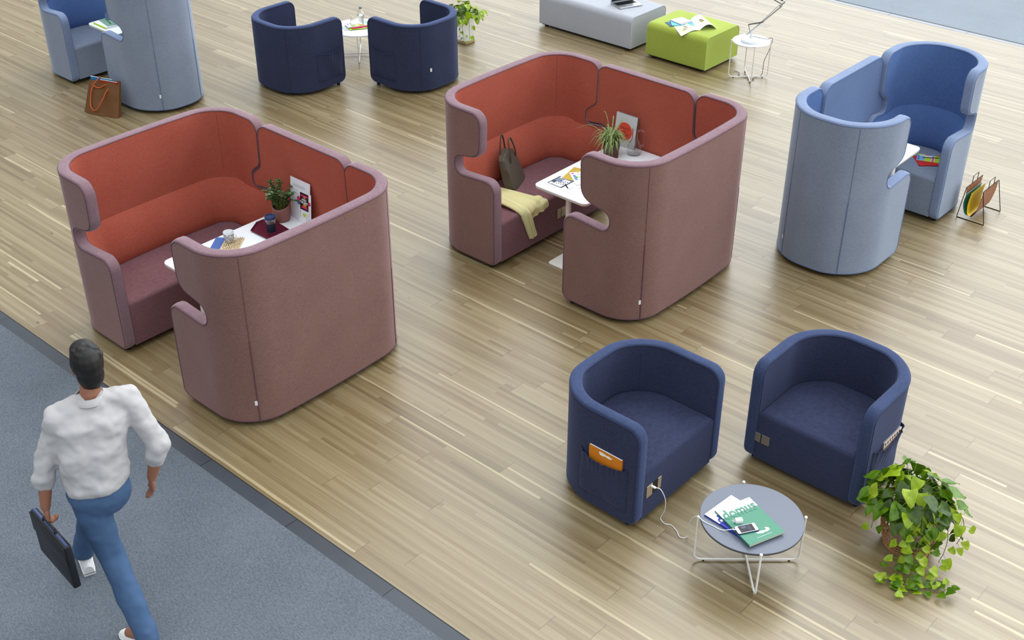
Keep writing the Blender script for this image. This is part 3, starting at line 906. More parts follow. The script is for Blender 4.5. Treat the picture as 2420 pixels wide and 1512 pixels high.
tray_poly = [(-7.268, 4.975), (-7.345, 5.095), (-7.34, 5.165), (-7.255, 5.215), (-7.005, 5.19), (-7.01, 4.98)]
cx_, cy_ = -7.17, 5.09
tp = [Vector((x - cx_, y - cy_)) for x, y in tray_poly]
b = MB(); n = len(tp); inn = inset(tp, 0.010)
vs_ = [Vector((p.x, p.y, 0)) for p in inn] + [Vector((p.x, p.y, 0.014)) for p in tp] + [Vector((p.x, p.y, 0.0165)) for p in inset(tp, 0.002)] + [Vector((p.x, p.y, 0.0025)) for p in inset(tp, 0.0115)]
b.add(vs_, [(k * n + i, k * n + (i + 1) % n, (k + 1) * n + (i + 1) % n, (k + 1) * n + i) for k in range(3) for i in range(n)] + [tuple(range(n))[::-1], tuple(3 * n + i for i in range(n))])
o = b.build('tray', mat('burgundy_lacquer', '561029', 0.3, noise=0.08), smooth=False); o.location = (cx_, cy_, 0.7425)
tag(o, 'dark burgundy angular metal tray holding the blue-lidded cup', 'tray')

M_glass = mat('clear_glass', 'ffffff', 0.0, trans=1.0, ior=1.45)
cup = thing('travel_cup', 'glass coffee cup with dark blue lid and sleeve on the burgundy tray', 'cup', (-7.135, 5.085, 0.7455))
b = MB(); b.lathe([(0.0, 0.0), (0.030, 0.0), (0.032, 0.003), (0.041, 0.132), (0.0395, 0.132), (0.0305, 0.006), (0.0, 0.006)], n=40); b.build('glass_body', M_glass, cup)
b = MB(); b.lathe([(0.0, 0.008), (0.029, 0.008), (0.0355, 0.082), (0.0, 0.082)], n=40); b.build('coffee', mat('coffee', '130a08', 0.15), cup)
b = MB(); b.lathe([(0.0335, 0.012), (0.0350, 0.012), (0.0400, 0.080), (0.0384, 0.080)], n=40); b.build('sleeve', mat('dark_blue_rubber', '141f38', 0.6), cup)
b = MB(); b.lathe([(0.0, 0.140), (0.030, 0.140), (0.032, 0.147), (0.040, 0.147), (0.0435, 0.142), (0.0435, 0.122), (0.0415, 0.122)], n=40); b.build('lid', mat('blue_lid', '24355c', 0.5), cup)

printed('brochure', 'large white leaflet standing against the red screen, faint print', 'leaflet', (-7.118, 5.388, 0.7425 + 0.176), 0, 0.243, 0.352, 0.0015, 'e3e5ea',
        [(0.12, 0.80, 0.75, 0.86, 'c9ccd4'), (0.12, 0.70, 0.66, 0.73, 'cfd2da'), (0.3, 0.62, 0.85, 0.66, 'cfd2da'), (0.1, 0.30, 0.13, 0.66, 'b9bdc7'), (0.55, 0.15, 0.62, 0.52, 'bfc3cc'), (0.66, 0.12, 0.72, 0.5, 'c9ccd4'), (0.78, 0.2, 0.9, 0.46, 'c4c8d2')], tilt=R_(84))
printed('flyer', 'smaller white flyer with black lettered box and lime dot, standing right of the leafy pot', 'leaflet', (-7.035, 5.362, 0.7425 + 0.139), 0, 0.152, 0.278, 0.0015, 'e8eaee',
        [(0.01, 0.62, 0.02, '2f6f9f'), (0.0, 0.74, 0.021, 'd8276b'), (0.86, 0.70, 0.018, 'd8276b'), (0.12, 0.44, 0.80, 0.97, '141216'), (0.46, 0.29, 0.017, 'b5d400'),
         (0.2, 0.86, 0.74, 0.905, 'e02b7a'), (0.36, 0.835, 0.60, 0.87, 'e0591c'), (0.42, 0.825, 0.54, 0.84, 'd8dc20'), (0.38, 0.60, 0.62, 0.625, 'e2c11f'), (0.34, 0.545, 0.66, 0.60, 'e0591c'), (0.24, 0.50, 0.72, 0.54, 'e02b7a'),
         (0.1, 0.16, 0.14, 0.40, 'b4b8c2'), (0.62, 0.12, 0.65, 0.38, 'c0c4cc'), (0.74, 0.12, 0.77, 0.38, 'c0c4cc'), (0.86, 0.1, 0.885, 0.56, 'c0c4cc')],
        [('AND', 0.46, 0.765, 0.026, 'f0f0f0', 1, 1, 0.0006), ('THE BEST', 0.46, 0.675, 0.022, 'f0f0f0', 1, 1.25, 0.0006)], tilt=R_(84))

# --- long table of the far booth
printed('magazine', 'black and white magazine under the ballpoint pen at the table end', 'magazine', (-5.937, 7.318, 0.7422), 0, 0.297, 0.212, 0.003, 'dfe3e8',
        [(0.06, 0.10, 0.60, 0.93, '2b3448'), (0.10, 0.5, 0.56, 0.88, '6e7a8c'), (0.22, 0.15, 0.54, 0.80, 'e8eaee'), (0.10, 0.13, 0.2, 0.3, 'e8eaee'), (0.12, 0.80, 0.2, 0.9, 'e8eaee'), (0.2, 0.46, 0.34, 0.84, '73819a')]
        + [(0.27 + 0.07 * i, 0.30 + 0.14 * j + 0.02 * i, 0.27 + 0.07 * i + 0.04, 0.30 + 0.14 * j + 0.02 * i + 0.05, '15171c') for i in range(4) for j in range(3)] + [(0.80, 0.15, 0.815, 0.5, 'b4b8c0'), (0.85, 0.15, 0.86, 0.4, 'c0c4cc')])
printed('envelope', 'mustard yellow envelope under the colourful chart', 'envelope', (-5.978, 7.525, 0.7456), R_(14), 0.165, 0.252, 0.0012, 'b89a35')
printed('chart', 'white chart with pink and green dots and a green line, lying on the mustard envelope', 'paper', (-5.90, 7.492, 0.7475), R_(53), 0.152, 0.246, 0.003, 'e6e9f2',
        [(0.16, 0.9, 0.013, 'c9489a'), (0.5, 0.93, 0.012, '9ac93a'), (0.84, 0.93, 0.013, 'c9489a'), (0.12, 0.36, 0.27, 0.78, '5f86bf'), (0.2, 0.56, 0.95, 0.61, '9bc93c'), (0.2, 0.53, 0.34, 0.64, '4aa04a'), (0.8, 0.53, 0.95, 0.64, '4aa04a'),
         (0.42, 0.22, 0.52, 0.28, '5f86bf'), (0.58, 0.22, 0.68, 0.28, '5f86bf'), (0.74, 0.22, 0.84, 0.28, '5f86bf'), (0.9, 0.22, 0.98, 0.28, '5f86bf'), (0.42, 0.04, 0.98, 0.1, 'd0518f'), (0.35, 0.74, 0.8, 0.78, 'c5cada'), (0.35, 0.4, 0.8, 0.43, 'c5cada')])
def pen(label, p0, p1, cols=('d9dce0', '17181c'), r=0.0045):
    p0, p1 = Vector(p0), Vector(p1); d = p1 - p0
    root = thing('pen', label, 'pen', p0)
    b = MB(); b.tube([d * 0, d * 0.03, d * 0.55], [r * 0.6, r, r], n=8); b.build('barrel', mat('print_' + cols[0], cols[0], 0.3), root)
    b = MB(); b.tube([d * 0.55, d * 0.92, d], [r * 1.08, r * 1.0, r * 0.25], n=8); b.build('grip', mat('print_' + cols[1], cols[1], 0.4), root)
    return root
pen('black and white ballpoint pen lying on the black and white magazine', (-5.995, 7.352, 0.7505), (-5.855, 7.262, 0.7505))

bk = printed('catalogue', 'pale grey catalogue reading TOUCH ME PLEASE in a red circle, leaning on the red screen', 'catalogue', (-6.03, 8.298, 0.7425 + 0.150), 0, 0.238, 0.300, 0.014, 'c9cfcf',
        [(0.47, 0.47, 0.084, 'd94f38')], [('TOUCH', 0.47, 0.56, 0.030, '53221c'), ('ME', 0.47, 0.46, 0.030, '53221c'), ('PLEASE', 0.47, 0.36, 0.030, '53221c')], tilt=R_(83), pages='2a2530')
jug = thing('carafe', 'clear glass carafe with a square glass handle beside the spider plant', 'carafe', (-5.862, 8.205, 0.7422), R_(42))
b = MB(); b.lathe([(0.0, 0.0), (0.045, 0.0), (0.058, 0.008), (0.066, 0.035), (0.064, 0.07), (0.050, 0.11), (0.032, 0.135), (0.027, 0.155), (0.027, 0.235), (0.029, 0.245), (0.0265, 0.245), (0.0245, 0.235), (0.0245, 0.155), (0.030, 0.133), (0.048, 0.108), (0.0615, 0.07), (0.0635, 0.035), (0.056, 0.011), (0.044, 0.004), (0.0, 0.004)], n=40)
b.build('body', M_glass, jug)
b = MB(); b.tube([(0.027, 0, 0.222), (0.045, 0, 0.232), (0.078, 0, 0.212), (0.083, 0, 0.20), (0.083, 0, 0.085), (0.078, 0, 0.075), (0.060, 0, 0.085)], 0.0055, n=10); b.build('handle', M_glass, jug)

# --- red folder and sheets on the blue armchair
printed('folder', 'bright red folder on the seat of the far light blue armchair', 'folder', (-4.04, 10.464, 0.449), R_(42), 0.262, 0.212, 0.007, 'c8291f')
printed('timetable', 'lime, blue and pink printed strip on the red folder', 'paper', (-4.055, 10.505, 0.4565), R_(21), 0.245, 0.150, 0.0015, 'b8d93c',
        [(0.0, 0.0, 0.28, 0.85, '7fb0dc'), (0.04, 0.1, 0.09, 0.4, '2f6a96'), (0.04, 0.5, 0.09, 0.75, '2f6a96'), (0.0, 0.88, 0.28, 1.0, 'c4e040'), (0.08, 0.74, 0.6, 0.86, 'e6e6f0'), (0.28, 0.88, 0.47, 1.0, 'e0589c'), (0.47, 0.84, 0.64, 1.0, '7fc0e0'), (0.56, 0.0, 0.64, 0.82, 'e0589c'), (0.28, 0.66, 0.56, 0.74, 'e9f0c0'),
         (0.54, 0.0, 0.56, 0.7, 'e6e6f0'), (0.64, 0.0, 0.66, 0.82, 'eaf7a8')] + [(0.70 + 0.07 * i, 0.15 + 0.16 * j, 0.70 + 0.07 * i + 0.03, 0.15 + 0.16 * j + 0.05, '7d9a2c') for i in range(4) for j in range(5)])
pen('dark grey pencil lying on the lime and blue strip', (-4.12, 10.47, 0.4625), (-3.985, 10.565, 0.4625), ('3c4654', '2c3a44'), 0.0038)

# --- small table of the upper left booth
printed('book', 'white book with lime yellow spine on the small table, glass above it', 'book', (-12.465, 6.975, 0.7422), R_(88), 0.20, 0.272, 0.022, 'e4e4e8', pages='e8e8ea', spine='b8dc00')
printed('notebook', 'sage green notebook lying across the white book, pen on it', 'notebook', (-12.46, 7.03, 0.7647), R_(-11), 0.26, 0.20, 0.006, '6f9a86')
pen('dark pen lying on the sage green notebook', (-12.50, 7.0, 0.775), (-12.37, 6.965, 0.775), ('39404a', '22262c'), 0.004)
def tumbler(label, x, y, z, r=0.038, h=0.085):
    b = MB(); b.lathe([(0.0, 0.0), (r * 0.9, 0.0), (r * 0.93, 0.003), (r, h), (r - 0.002, h), (r * 0.9 - 0.001, 0.008), (0.0, 0.008)], n=32)
    o = b.build('drinking_glass', M_glass); o.location = (x, y, z); return tag(o, label, 'glass', 'drinking glasses')
tumbler('drinking glass on the sage green notebook', -12.545, 7.045, 0.771)

# --- far coffee table
printed('magazine', 'pale grey magazine, lowest of the pile on the far white coffee table', 'magazine', (-11.145, 9.52, 0.3605), R_(-23), 0.17, 0.27, 0.008, 'b9c2c0')
printed('magazine', 'lime printed magazine sticking out under the red one on the far coffee table', 'magazine', (-11.075, 9.545, 0.369), R_(-31), 0.15, 0.25, 0.005, 'b4cf2a', [(0.1, 0.1, 0.6, 0.3, '2c3020'), (0.1, 0.6, 0.9, 0.8, 'e8ecf0')])
printed('notebook', 'crimson notebook under the pink and green magazine on the far coffee table', 'notebook', (-11.085, 9.58, 0.3745), R_(-25), 0.16, 0.25, 0.010, 'b8164a')
printed('magazine', 'pink and green printed magazine under the water bottle', 'magazine', (-11.13, 9.57, 0.385), R_(-25), 0.165, 0.28, 0.005, 'd5e6dc',
        [(0.1, 0.75, 0.5, 0.85, 'd048a0'), (0.1, 0.08, 0.45, 0.14, 'd048a0'), (0.12, 0.2, 0.4, 0.32, '39485a'), (0.3, 0.22, 0.6, 0.3, '9ad03a'), (0.5, 0.2, 0.95, 0.6, 'd9e49a'), (0.0, 0.9, 0.95, 1.0, '7fcfa8'), (0.7, 0.55, 0.95, 0.78, 'c8a822'), (0.3, 0.62, 0.5, 0.7, 'd048a0')])
bt = thing('water_bottle', 'clear water bottle with grey cap on the far coffee table', 'bottle', (-11.115, 9.625, 0.3912))
b = MB(); b.lathe([(0.0, 0.0), (0.030, 0.0), (0.034, 0.005), (0.041, 0.06), (0.043, 0.10), (0.036, 0.135), (0.018, 0.16), (0.016, 0.185), (0.014, 0.185), (0.0155, 0.16), (0.034, 0.133), (0.041, 0.10), (0.039, 0.06), (0.032, 0.008), (0.0, 0.005)], n=32); b.build('body', M_glass, bt)
b = MB(); b.lathe([(0.0, 0.007), (0.031, 0.009), (0.0385, 0.06), (0.0405, 0.10), (0.0, 0.10)], n=32); b.build('water', mat('water', 'eaf4f8', 0.0, trans=1.0, ior=1.33), bt)
b = MB(); b.lathe([(0.0, 0.205), (0.017, 0.205), (0.019, 0.203), (0.019, 0.184), (0.0, 0.184)], n=24); b.build('cap', mat('grey_cap', '6f7479', 0.4), bt)
tumbler('drinking glass beside the water bottle', -11.135, 9.505, 0.391, 0.030, 0.095)
pen('black pen at the edge of the far coffee table', (-11.09, 9.71, 0.394), (-11.03, 9.68, 0.390), ('20222a', '20222a'), 0.004)

# --- ottomans
lap = thing('laptop', 'open silver laptop on the light grey ottoman, cut by the picture edge', 'laptop', (-9.005, 12.25, 0.4435), R_(68.8))
b = MB(); soft_prism(b, rrect(-0.17, 0.17, -0.12, 0.12, 0.012), 0.0, 0.014, 0.002); b.build('base', mat('aluminium', 'c9ccd0', 0.3, metal=0.85), lap)
b = MB(); b.box((0, 0.035, 0.0146), (0.285, 0.105, 0.0012))
for i in range(14):
    for j in range(5): b.box((-0.13 + 0.02 * i, -0.006 + 0.0205 * j, 0.0158), (0.0165, 0.0165, 0.0014), 0)
b.build('keyboard', mat('black_keys', '1b1a1c', 0.5), lap, smooth=False)
b = MB(); b.box((0, -0.065, 0.0143), (0.10, 0.065, 0.0006)); b.build('trackpad', mat('trackpad', '8f979b', 0.35), lap, smooth=False)
b = MB(); soft_prism(b, rrect(-0.17, 0.17, 0.0, 0.235, 0.012), -0.003, 0.003, 0.001, M=Matrix.Translation((0, 0.12, 0.014)) @ Matrix.Rotation(R_(108), 4, 'X')); sc_ = b.build('screen', mat('aluminium', 'c9ccd0', 0.3), lap)
b = MB(); b.box((0, 0.1175, 0.0036), (0.318, 0.205, 0.0008), M=Matrix.Translation((0, 0.12, 0.014)) @ Matrix.Rotation(R_(108), 4, 'X')); b.build('display', mat('dark_display', '101216', 0.2), sc_, smooth=False)

# open magazine draped over the edge of the green ottoman
mgz = thing('open_magazine', 'open magazine with one page curled up, drooping over the lime ottoman edge', 'magazine', (-7.90, 12.165, 0.437))
S0, S1 = Vector((0.135, -0.095, 0)), Vector((-0.155, 0.105, 0))
def page(fn, nu=14, nv=6, flip=False):
    vs_ = [fn(i / nu, j / nv) for i in range(nu + 1) for j in range(nv + 1)]
    fs = [(i * (nv + 1) + j, (i + 1) * (nv + 1) + j, (i + 1) * (nv + 1) + j + 1, i * (nv + 1) + j + 1) for i in range(nu) for j in range(nv)]
    return vs_, fs
def left_page(u, v):
    p = S0.lerp(S1, v) + Vector((-0.105, -0.235, 0)) * u
    y = p.y + 12.165
    z = 0.008 + 0.02 * math.sin(PI * u) * (1 - u)
    over = max(0, 11.975 - y)
    return Vector((p.x, p.y, z - over * 0.25 + 0.0))
def right_page(u, v):
    p = S0.lerp(S1, v) + Vector((0.12, 0.185, 0)) * (u ** 0.85)
    return Vector((p.x, p.y, 0.008 + 0.075 * math.sin(PI * min(1, u * 1.02)) ** 0.8 * (1 - 0.35 * u)))
for nm, fn in (('left_page', left_page), ('right_page', right_page)):
    v1, f1 = page(fn); b = MB()
    b.add(v1, f1, 0); b.add([p - Vector((0, 0, 0.004)) for p in v1], f1, 0)
    k = 7; rim = [i * k for i in range(15)] + [14 * k + j for j in range(1, k)] + [i * k + k - 1 for i in range(13, -1, -1)]
    vv = [v1[i] for i in rim] + [v1[i] - Vector((0, 0, 0.004)) for i in rim]; m_ = len(rim)
    b.add(vv, [(i, i + 1, m_ + i + 1, m_ + i) for i in range(m_ - 1)], 0)
    up = Vector((0, 0, 0.0012))
    def patch(u0, u1, v0, v1_, mi, nn=8):
        pv = [fn(u0 + (u1 - u0) * i / nn, v0 + (v1_ - v0) * j / 3) + up for i in range(nn + 1) for j in range(4)]
        b.add(pv, [(i * 4 + j, (i + 1) * 4 + j, (i + 1) * 4 + j + 1, i * 4 + j + 1) for i in range(nn) for j in range(3)], mi)
    if nm == 'left_page':
        patch(0.06, 0.9, 0.06, 0.92, 1); up = Vector((0, 0, 0.002))
        for (a, c_, d, e) in ((0.42, 0.62, 0.38, 0.42), (0.45, 0.74, 0.30, 0.33), (0.48, 0.60, 0.44, 0.5), (0.55, 0.78, 0.22, 0.25)): patch(a, c_, d, e, 2)
    else:
        patch(0.22, 0.44, 0.34, 0.60, 3); up = Vector((0, 0, 0.002)); patch(0.26, 0.36, 0.50, 0.58, 2); patch(0.30, 0.40, 0.38, 0.44, 4)
    b.build(nm, pal('e9ebf0', 'd9d3aa', '5a6078', 'a89a50', '5a5a30'), mgz, sharp=0)
printed('notebook', 'dark blue notebook, lowest of the pile on the open magazine', 'notebook', (-8.115, 12.085, 0.4365), R_(-32), 0.16, 0.23, 0.010, '1f4f7c')
printed('notebook', 'turquoise notebook between the dark blue and the grey one', 'notebook', (-8.065, 12.125, 0.4470), R_(-48), 0.20, 0.27, 0.010, '5fb4c6')
printed('notebook', 'pale grey notebook with black elastic band, topmost on the lime ottoman', 'notebook', (-8.09, 12.15, 0.4575), R_(-14), 0.20, 0.185, 0.012, 'c3c6cf', [(0.90, 0.0, 0.94, 1.0, '1b1d22')])

# ------------------------------------------------------------------ desk lamp on the side table
lamp = thing('desk_lamp', 'white articulated desk lamp on the small round side table', 'lamp', (-7.075, 12.11, 0.4605))
M_lamp = mat('silver_lamp_metal', 'c4c9ce', 0.3, metal=0.7)
b = MB(); b.lathe([(0.0, 0.0), (0.112, 0.0), (0.116, 0.006), (0.116, 0.022), (0.108, 0.032), (0.06, 0.038), (0.02, 0.042), (0.015, 0.055), (0.013, 0.085), (0.0, 0.085)], n=48); b.build('base', mat('white_lamp_base', 'dfe3e8', 0.35), lamp)
E1 = Vector((0.35, 0.02, 0.50)); A0 = Vector((-0.03, 0.0, 0.085))
b = MB()
for dy in (-0.012, 0.012): b.tube([A0 + Vector((-0.03, dy, -0.02)), E1 + Vector((0, dy, 0))], 0.0065, n=8)
b.tube([Vector((-0.03, 0.02, 0.10)), Vector((0.31, 0.03, 0.50))], 0.0035, n=6)
b.build('lower_arm', M_lamp, lamp)
b = MB(); b.tube([Vector((0, 0, 0.06)), Vector((-0.03, 0, 0.13)), Vector((-0.05, 0, 0.19))], 0.006, n=8); b.build('bracket', M_lamp, lamp)
b = MB()
for dy in (-0.008, 0.008): b.tube([Vector((-0.05, dy, 0.19)), Vector((0.14, dy, 0.265))], 0.006, n=8)
b.build('spring', mat('dark_spring', '55504a', 0.4, metal=0.6), lamp)
b = MB(); b.tube([E1 + Vector((-0.035, 0, -0.02)), E1 + Vector((0.01, 0, 0.03)), E1 + Vector((0.03, 0, 0.055))], 0.009, n=8)
b.tube([E1 + Vector((0.0, 0, 0.05)), E1 + Vector((0.0, 0, 0.085)), E1 + Vector((0.03, 0, 0.09)), E1 + Vector((0.035, 0, 0.055))], 0.0035, n=6); b.build('elbow', M_lamp, lamp)
b = MB(); E2 = Vector((-0.22, 0.10, 0.62))
for dz in (0.0, 0.045): b.tube([E1 + Vector((0.0, 0, 0.01 + dz)), E2 + Vector((0, 0, dz))], 0.0055, n=8)
b.tube([E1 + Vector((-0.01, 0.012, 0.05)), E1.lerp(E2, 0.5) + Vector((0, 0.012, 0.045))], 0.010, n=8)
b.build('upper_arm', mat('dark_arm_metal', '6a6764', 0.35, metal=0.7), lamp)
b = MB(); b.lathe([(0.02, 0.10), (0.035, 0.09), (0.055, 0.04), (0.08, -0.04), (0.078, -0.04), (0.052, 0.04), (0.03, 0.085)], n=32, M=Matrix.Translation(E2 + Vector((-0.03, 0.01, 0.02)))); b.build('lamp_shade', mat('white_lamp_base', 'dfe3e8', 0.35), lamp)
b = MB()
def cr(pts, k=6):
    pts = [Vector(p) for p in pts]; o = []
    P_ = [pts[0]] + pts + [pts[-1]]
    for i in range(1, len(P_) - 2):
        p0, p1, p2, p3 = P_[i - 1:i + 3]
        for j in range(k):
            t = j / k
            o.append(0.5 * ((2 * p1) + (p2 - p0) * t + (2 * p0 - 5 * p1 + 4 * p2 - p3) * t * t + (3 * p1 - p0 - 3 * p2 + p3) * t ** 3))
    o.append(pts[-1]); return o
b.tube(cr([(0.0, 0.0, 0.06), (0.03, 0.03, 0.055), (0.10, 0.13, 0.02), (0.12, 0.19, 0.006), (0.125, 0.245, 0.006), (0.14, 0.262, -0.02), (0.14, 0.22, -0.12), (0.13, 0.14, -0.25), (0.11, 0.17, -0.36), (0.10, 0.16, -0.44), (0.06, 0.04, -0.453), (0.10, 0.0, -0.453), (0.05, -0.02, -0.453), (-0.02, 0.03, -0.453), (-0.12, 0.0, -0.453), (-0.15, 0.08, -0.453), (-0.24, 0.10, -0.453)]), 0.0035, n=6)
b.build('cord', mat('grey_cord', '4b4a52', 0.5), lamp)

# ------------------------------------------------------------------ near coffee table: magazines, phone, charger, cable
def mag_rz(xa, ya): return math.atan2(ya, xa)
BLUE = '2a2f9a'
printed('magazine', 'white and blue magazine under the green-covered one on the grey coffee table', 'magazine', (-2.680, 5.088, 0.3605), mag_rz(0.09, 0.996), 0.262, 0.345, 0.012, BLUE,
        [(0.0, 0.80, 1.0, 1.0, 'eef0f4'), (0.0, 0.66, 1.0, 0.80, 'eef0f4'), (0.82, 0.955, 0.92, 0.97, '9aa0b0'), (0.5, 0.955, 0.62, 0.962, 'c0c4d0'), (0.12, 0.955, 0.2, 0.962, 'c0c4d0')],
        [('domus', 0.5, 0.705, 0.098, BLUE, 0.92, 1.05, 0.0022)], pages='e9e4dc', spine=BLUE)
GRN = '4d8a72'
printed('magazine', 'green-covered magazine with smartphone and charger lying on it', 'magazine', (-2.6175, 5.092, 0.3735), mag_rz(0.352, 0.936), 0.262, 0.352, 0.014, GRN,
        [(0.0, 0.76, 1.0, 1.0, 'eef0f4'), (0.84, 0.955, 0.94, 0.975, '9aa0b0'), (0.5, 0.95, 0.62, 0.957, 'c0c4d0'), (0.12, 0.95, 0.2, 0.957, 'c0c4d0'),
         (0.30, 0.085, 0.72, 0.09, 'f0f2f2'), (0.62, 0.715, 0.97, 0.722, 'f0f2f2'),
         ([(0.36, 0.20), (0.42, 0.165), (0.52, 0.14), (0.58, 0.15), (0.66, 0.14), (0.74, 0.165), (0.75, 0.21), (0.70, 0.245), (0.66, 0.24), (0.67, 0.20), (0.62, 0.185), (0.56, 0.20), (0.50, 0.205)], 'eef2f0')],
        [('domus', 0.5, 0.795, 0.098, GRN, 0.92, 1.15, 0.0022)], pages='cfc6b4', spine='3f7a62')
ph = thing('smartphone', 'white smartphone in a dark blue case on the green magazine', 'phone', (-2.590, 5.014, 0.3880), mag_rz(0.53, 0.85))
b = MB(); soft_prism(b, rrect(-0.070, 0.070, -0.0355, 0.0355, 0.011), 0.0, 0.0085, 0.002); b.build('case', mat('dark_blue_case', '1d2a52', 0.45), ph)
b = MB(); soft_prism(b, rrect(-0.067, 0.067, -0.0325, 0.0325, 0.009), 0.0075, 0.0095, 0.0004); b.build('front', mat('white_phone_face', 'e9ebef', 0.2), ph)
b = MB(); b.box((0.0, 0, 0.0097), (0.094, 0.059, 0.0004)); b.box((-0.015, 0.012, 0.0101), (0.03, 0.02, 0.0002), 1); b.box((0.018, 0.0, 0.0101), (0.02, 0.04, 0.0002), 2); b.build('screen', pal('24252c', '4a5468', '3a3c44'), ph, smooth=False)
chg = thing('phone_charger', 'small white plug charger lying on the green magazine', 'charger', (-2.664, 5.030, 0.3880), mag_rz(0.62, 0.78))
b = MB(); b.box((0.008, 0, 0.014), (0.046, 0.030, 0.028), bev=0.005); b.build('body', mat('white_gloss_plastic', 'f0f1f2', 0.25), chg)
for dy in (-0.007, 0.007):
    b = MB(); b.tube([(-0.014, dy, 0.014), (-0.034, dy, 0.014)], 0.002, n=8); b.tube([(-0.030, dy, 0.014), (-0.036, dy, 0.014)], 0.0023, n=8, mi=1); b.build('prong', [mat('white_gloss_plastic', 'f0f1f2', 0.25), M_steel], chg)
cable = thing('charging_cable', 'white charging cable from the socket of the club chair to the phone', 'cable', (-3.3, 5.05, 0.0))
def W2(p): return Vector((p[0] + 3.3, p[1] - 5.05, p[2]))
b = MB(); b.tube(cr([W2(p) for p in [(-3.285, 5.055, 0.292), (-3.255, 5.068, 0.285), (-3.225, 5.085, 0.21), (-3.235, 5.105, 0.10), (-3.262, 5.108, 0.02), (-3.250, 5.100, 0.0045), (-3.214, 5.088, 0.0045), (-3.176, 5.105, 0.0045), (-3.12, 5.085, 0.0045), (-3.066, 5.05, 0.0045), (-3.035, 5.075, 0.006), (-3.02, 5.07, 0.05), (-3.00, 5.03, 0.15), (-2.945, 4.97, 0.29), (-2.882, 4.925, 0.376), (-2.835, 4.925, 0.364), (-2.77, 4.930, 0.363), (-2.715, 4.932, 0.364), (-2.672, 4.942, 0.383), (-2.650, 4.955, 0.394)]]), 0.0028, n=8); b.build('cord', mat('white_cable', 'eceef0', 0.4), cable)
b = MB(); b.box(W2((-3.300, 5.050, 0.294)), (0.035, 0.016, 0.010), bev=0.002); b.build('usb_plug', mat('white_gloss_plastic', 'f0f1f2', 0.25), cable)
b = MB(); b.tube([W2((-2.650, 4.955, 0.3935)), W2((-2.632, 4.962, 0.3930))], 0.004, n=8); b.build('phone_plug', mat('white_gloss_plastic', 'f0f1f2', 0.25), cable)

# books in the side pockets
bo = MB(); bo.box((0, 0, 0), (0.26, 0.012, 0.13), 1, bev=0.001); bo.box((0, -0.0065, 0), (0.262, 0.002, 0.134), 0); bo.box((-0.1305, 0, 0), (0.002, 0.014, 0.134), 0); bo.box((0.1305, 0, 0), (0.002, 0.014, 0.134), 0)
bo.quad([(x, -0.0079, z - 0.035) for x, z in [(-0.045, 0.085), (-0.052, 0.078), (-0.042, 0.060), (-0.020, 0.060), (0.0, 0.066), (0.022, 0.062), (0.045, 0.064), (0.060, 0.082), (0.046, 0.075), (0.030, 0.084), (0.010, 0.080), (-0.02, 0.086)]], 2)
o = bo.build('book', pal('cf7a16', 'eef0f2', 'f2efe6'), smooth=False); o.location = (-3.565, 4.880, 0.474)
tag(o, 'orange book with white drawing tucked in the side pocket of the navy chair', 'book')
bo = MB(); bo.box((0, 0, 0), (0.018, 0.24, 0.14), 1, bev=0.001); bo.box((0.0095, 0, 0), (0.0015, 0.24, 0.142), 0)
for i in range(7): bo.box((0.0107, -0.10 + 0.032 * i, 0.052), (0.0006, 0.016, 0.022), 2)
o = bo.build('magazine', pal('e6cfc4', '8d8a84', '2a2226'), smooth=False); o.location = (-2.326, 6.33, 0.412)
tag(o, 'pink magazine with dark title tucked in the pocket above the basket plant', 'magazine')

# ------------------------------------------------------------------ magazine rack
M_wire = mat('black_wire', '17120f', 0.4, metal=0.4)
M_lea = mat('tan_leather', '8d5c3f', 0.55, noise=0.12, nscale=30)
rack = thing('magazine_rack', 'black wire magazine rack with tan leather sling holding yellow and green folders', 'rack', (-3.55, 10.615, 0))
XL, XR, YF, YB, ZT = -0.085, 0.075, -0.17, 0.185, 0.315
for xt, xb, nm in ((XL, -0.115, 'l'), (XR, 0.15, 'r')):
    b = MB(); b.tube([(xb, YF - 0.012, 0.004), (xt, YF, ZT), (xt, YB, ZT), (xb, YB + 0.012, 0.004)], 0.004, n=8)
    b.tube([(xt, YF + 0.12, ZT), (xt, YF + 0.12, ZT + 0.075), (xt, YF + 0.235, ZT + 0.075), (xt, YF + 0.235, ZT)], 0.0035, n=8); b.build('wire_side', M_wire, rack)
for y in (YF - 0.012, YB + 0.012):
    b = MB(); b.tube([(-0.115, y, 0.004), (0.15, y, 0.004)], 0.004, n=8); b.build('floor_bar', M_wire, rack)
b = MB(); prof = [(XL, ZT + 0.004), (XL + 0.004, 0.22), (XL + 0.035, 0.09), (0.0, 0.035), (0.015, 0.035), (0.045, 0.09), (XR - 0.004, 0.22), (XR, ZT + 0.004)]
pr = cr([(x, 0, z) for x, z in prof], 5)
vs_ = [Vector((p.x, y, p.z)) for p in pr for y in (YF + 0.012, YB - 0.012)]
b.add(vs_, [(2 * i, 2 * i + 1, 2 * i + 3, 2 * i + 2) for i in range(len(pr) - 1)])
vs2 = [v + Vector((0.003 * (1 if v.x < 0.007 else -1), 0, 0.002)) for v in vs_]
b.add(vs2, [(2 * i, 2 * i + 2, 2 * i + 3, 2 * i + 1) for i in range(len(pr) - 1)])
sl_ = b.build('leather_sling', M_lea, rack, sharp=0)
for xt in (XL, XR):
    for y in (YF + 0.03, YF + 0.10, YB - 0.10, YB - 0.03):
        b = MB(); b.lathe([(0.0, 0.006), (0.005, 0.004), (0.006, 0.0)], n=10, M=Matrix.Translation((xt + (0.003 if xt < 0 else 0.001), y, ZT - 0.018)) @ Matrix.Rotation(PI / 2, 4, 'Y')); b.build('rivet', mat('brass', 'b99a50', 0.3, metal=1.0), sl_)
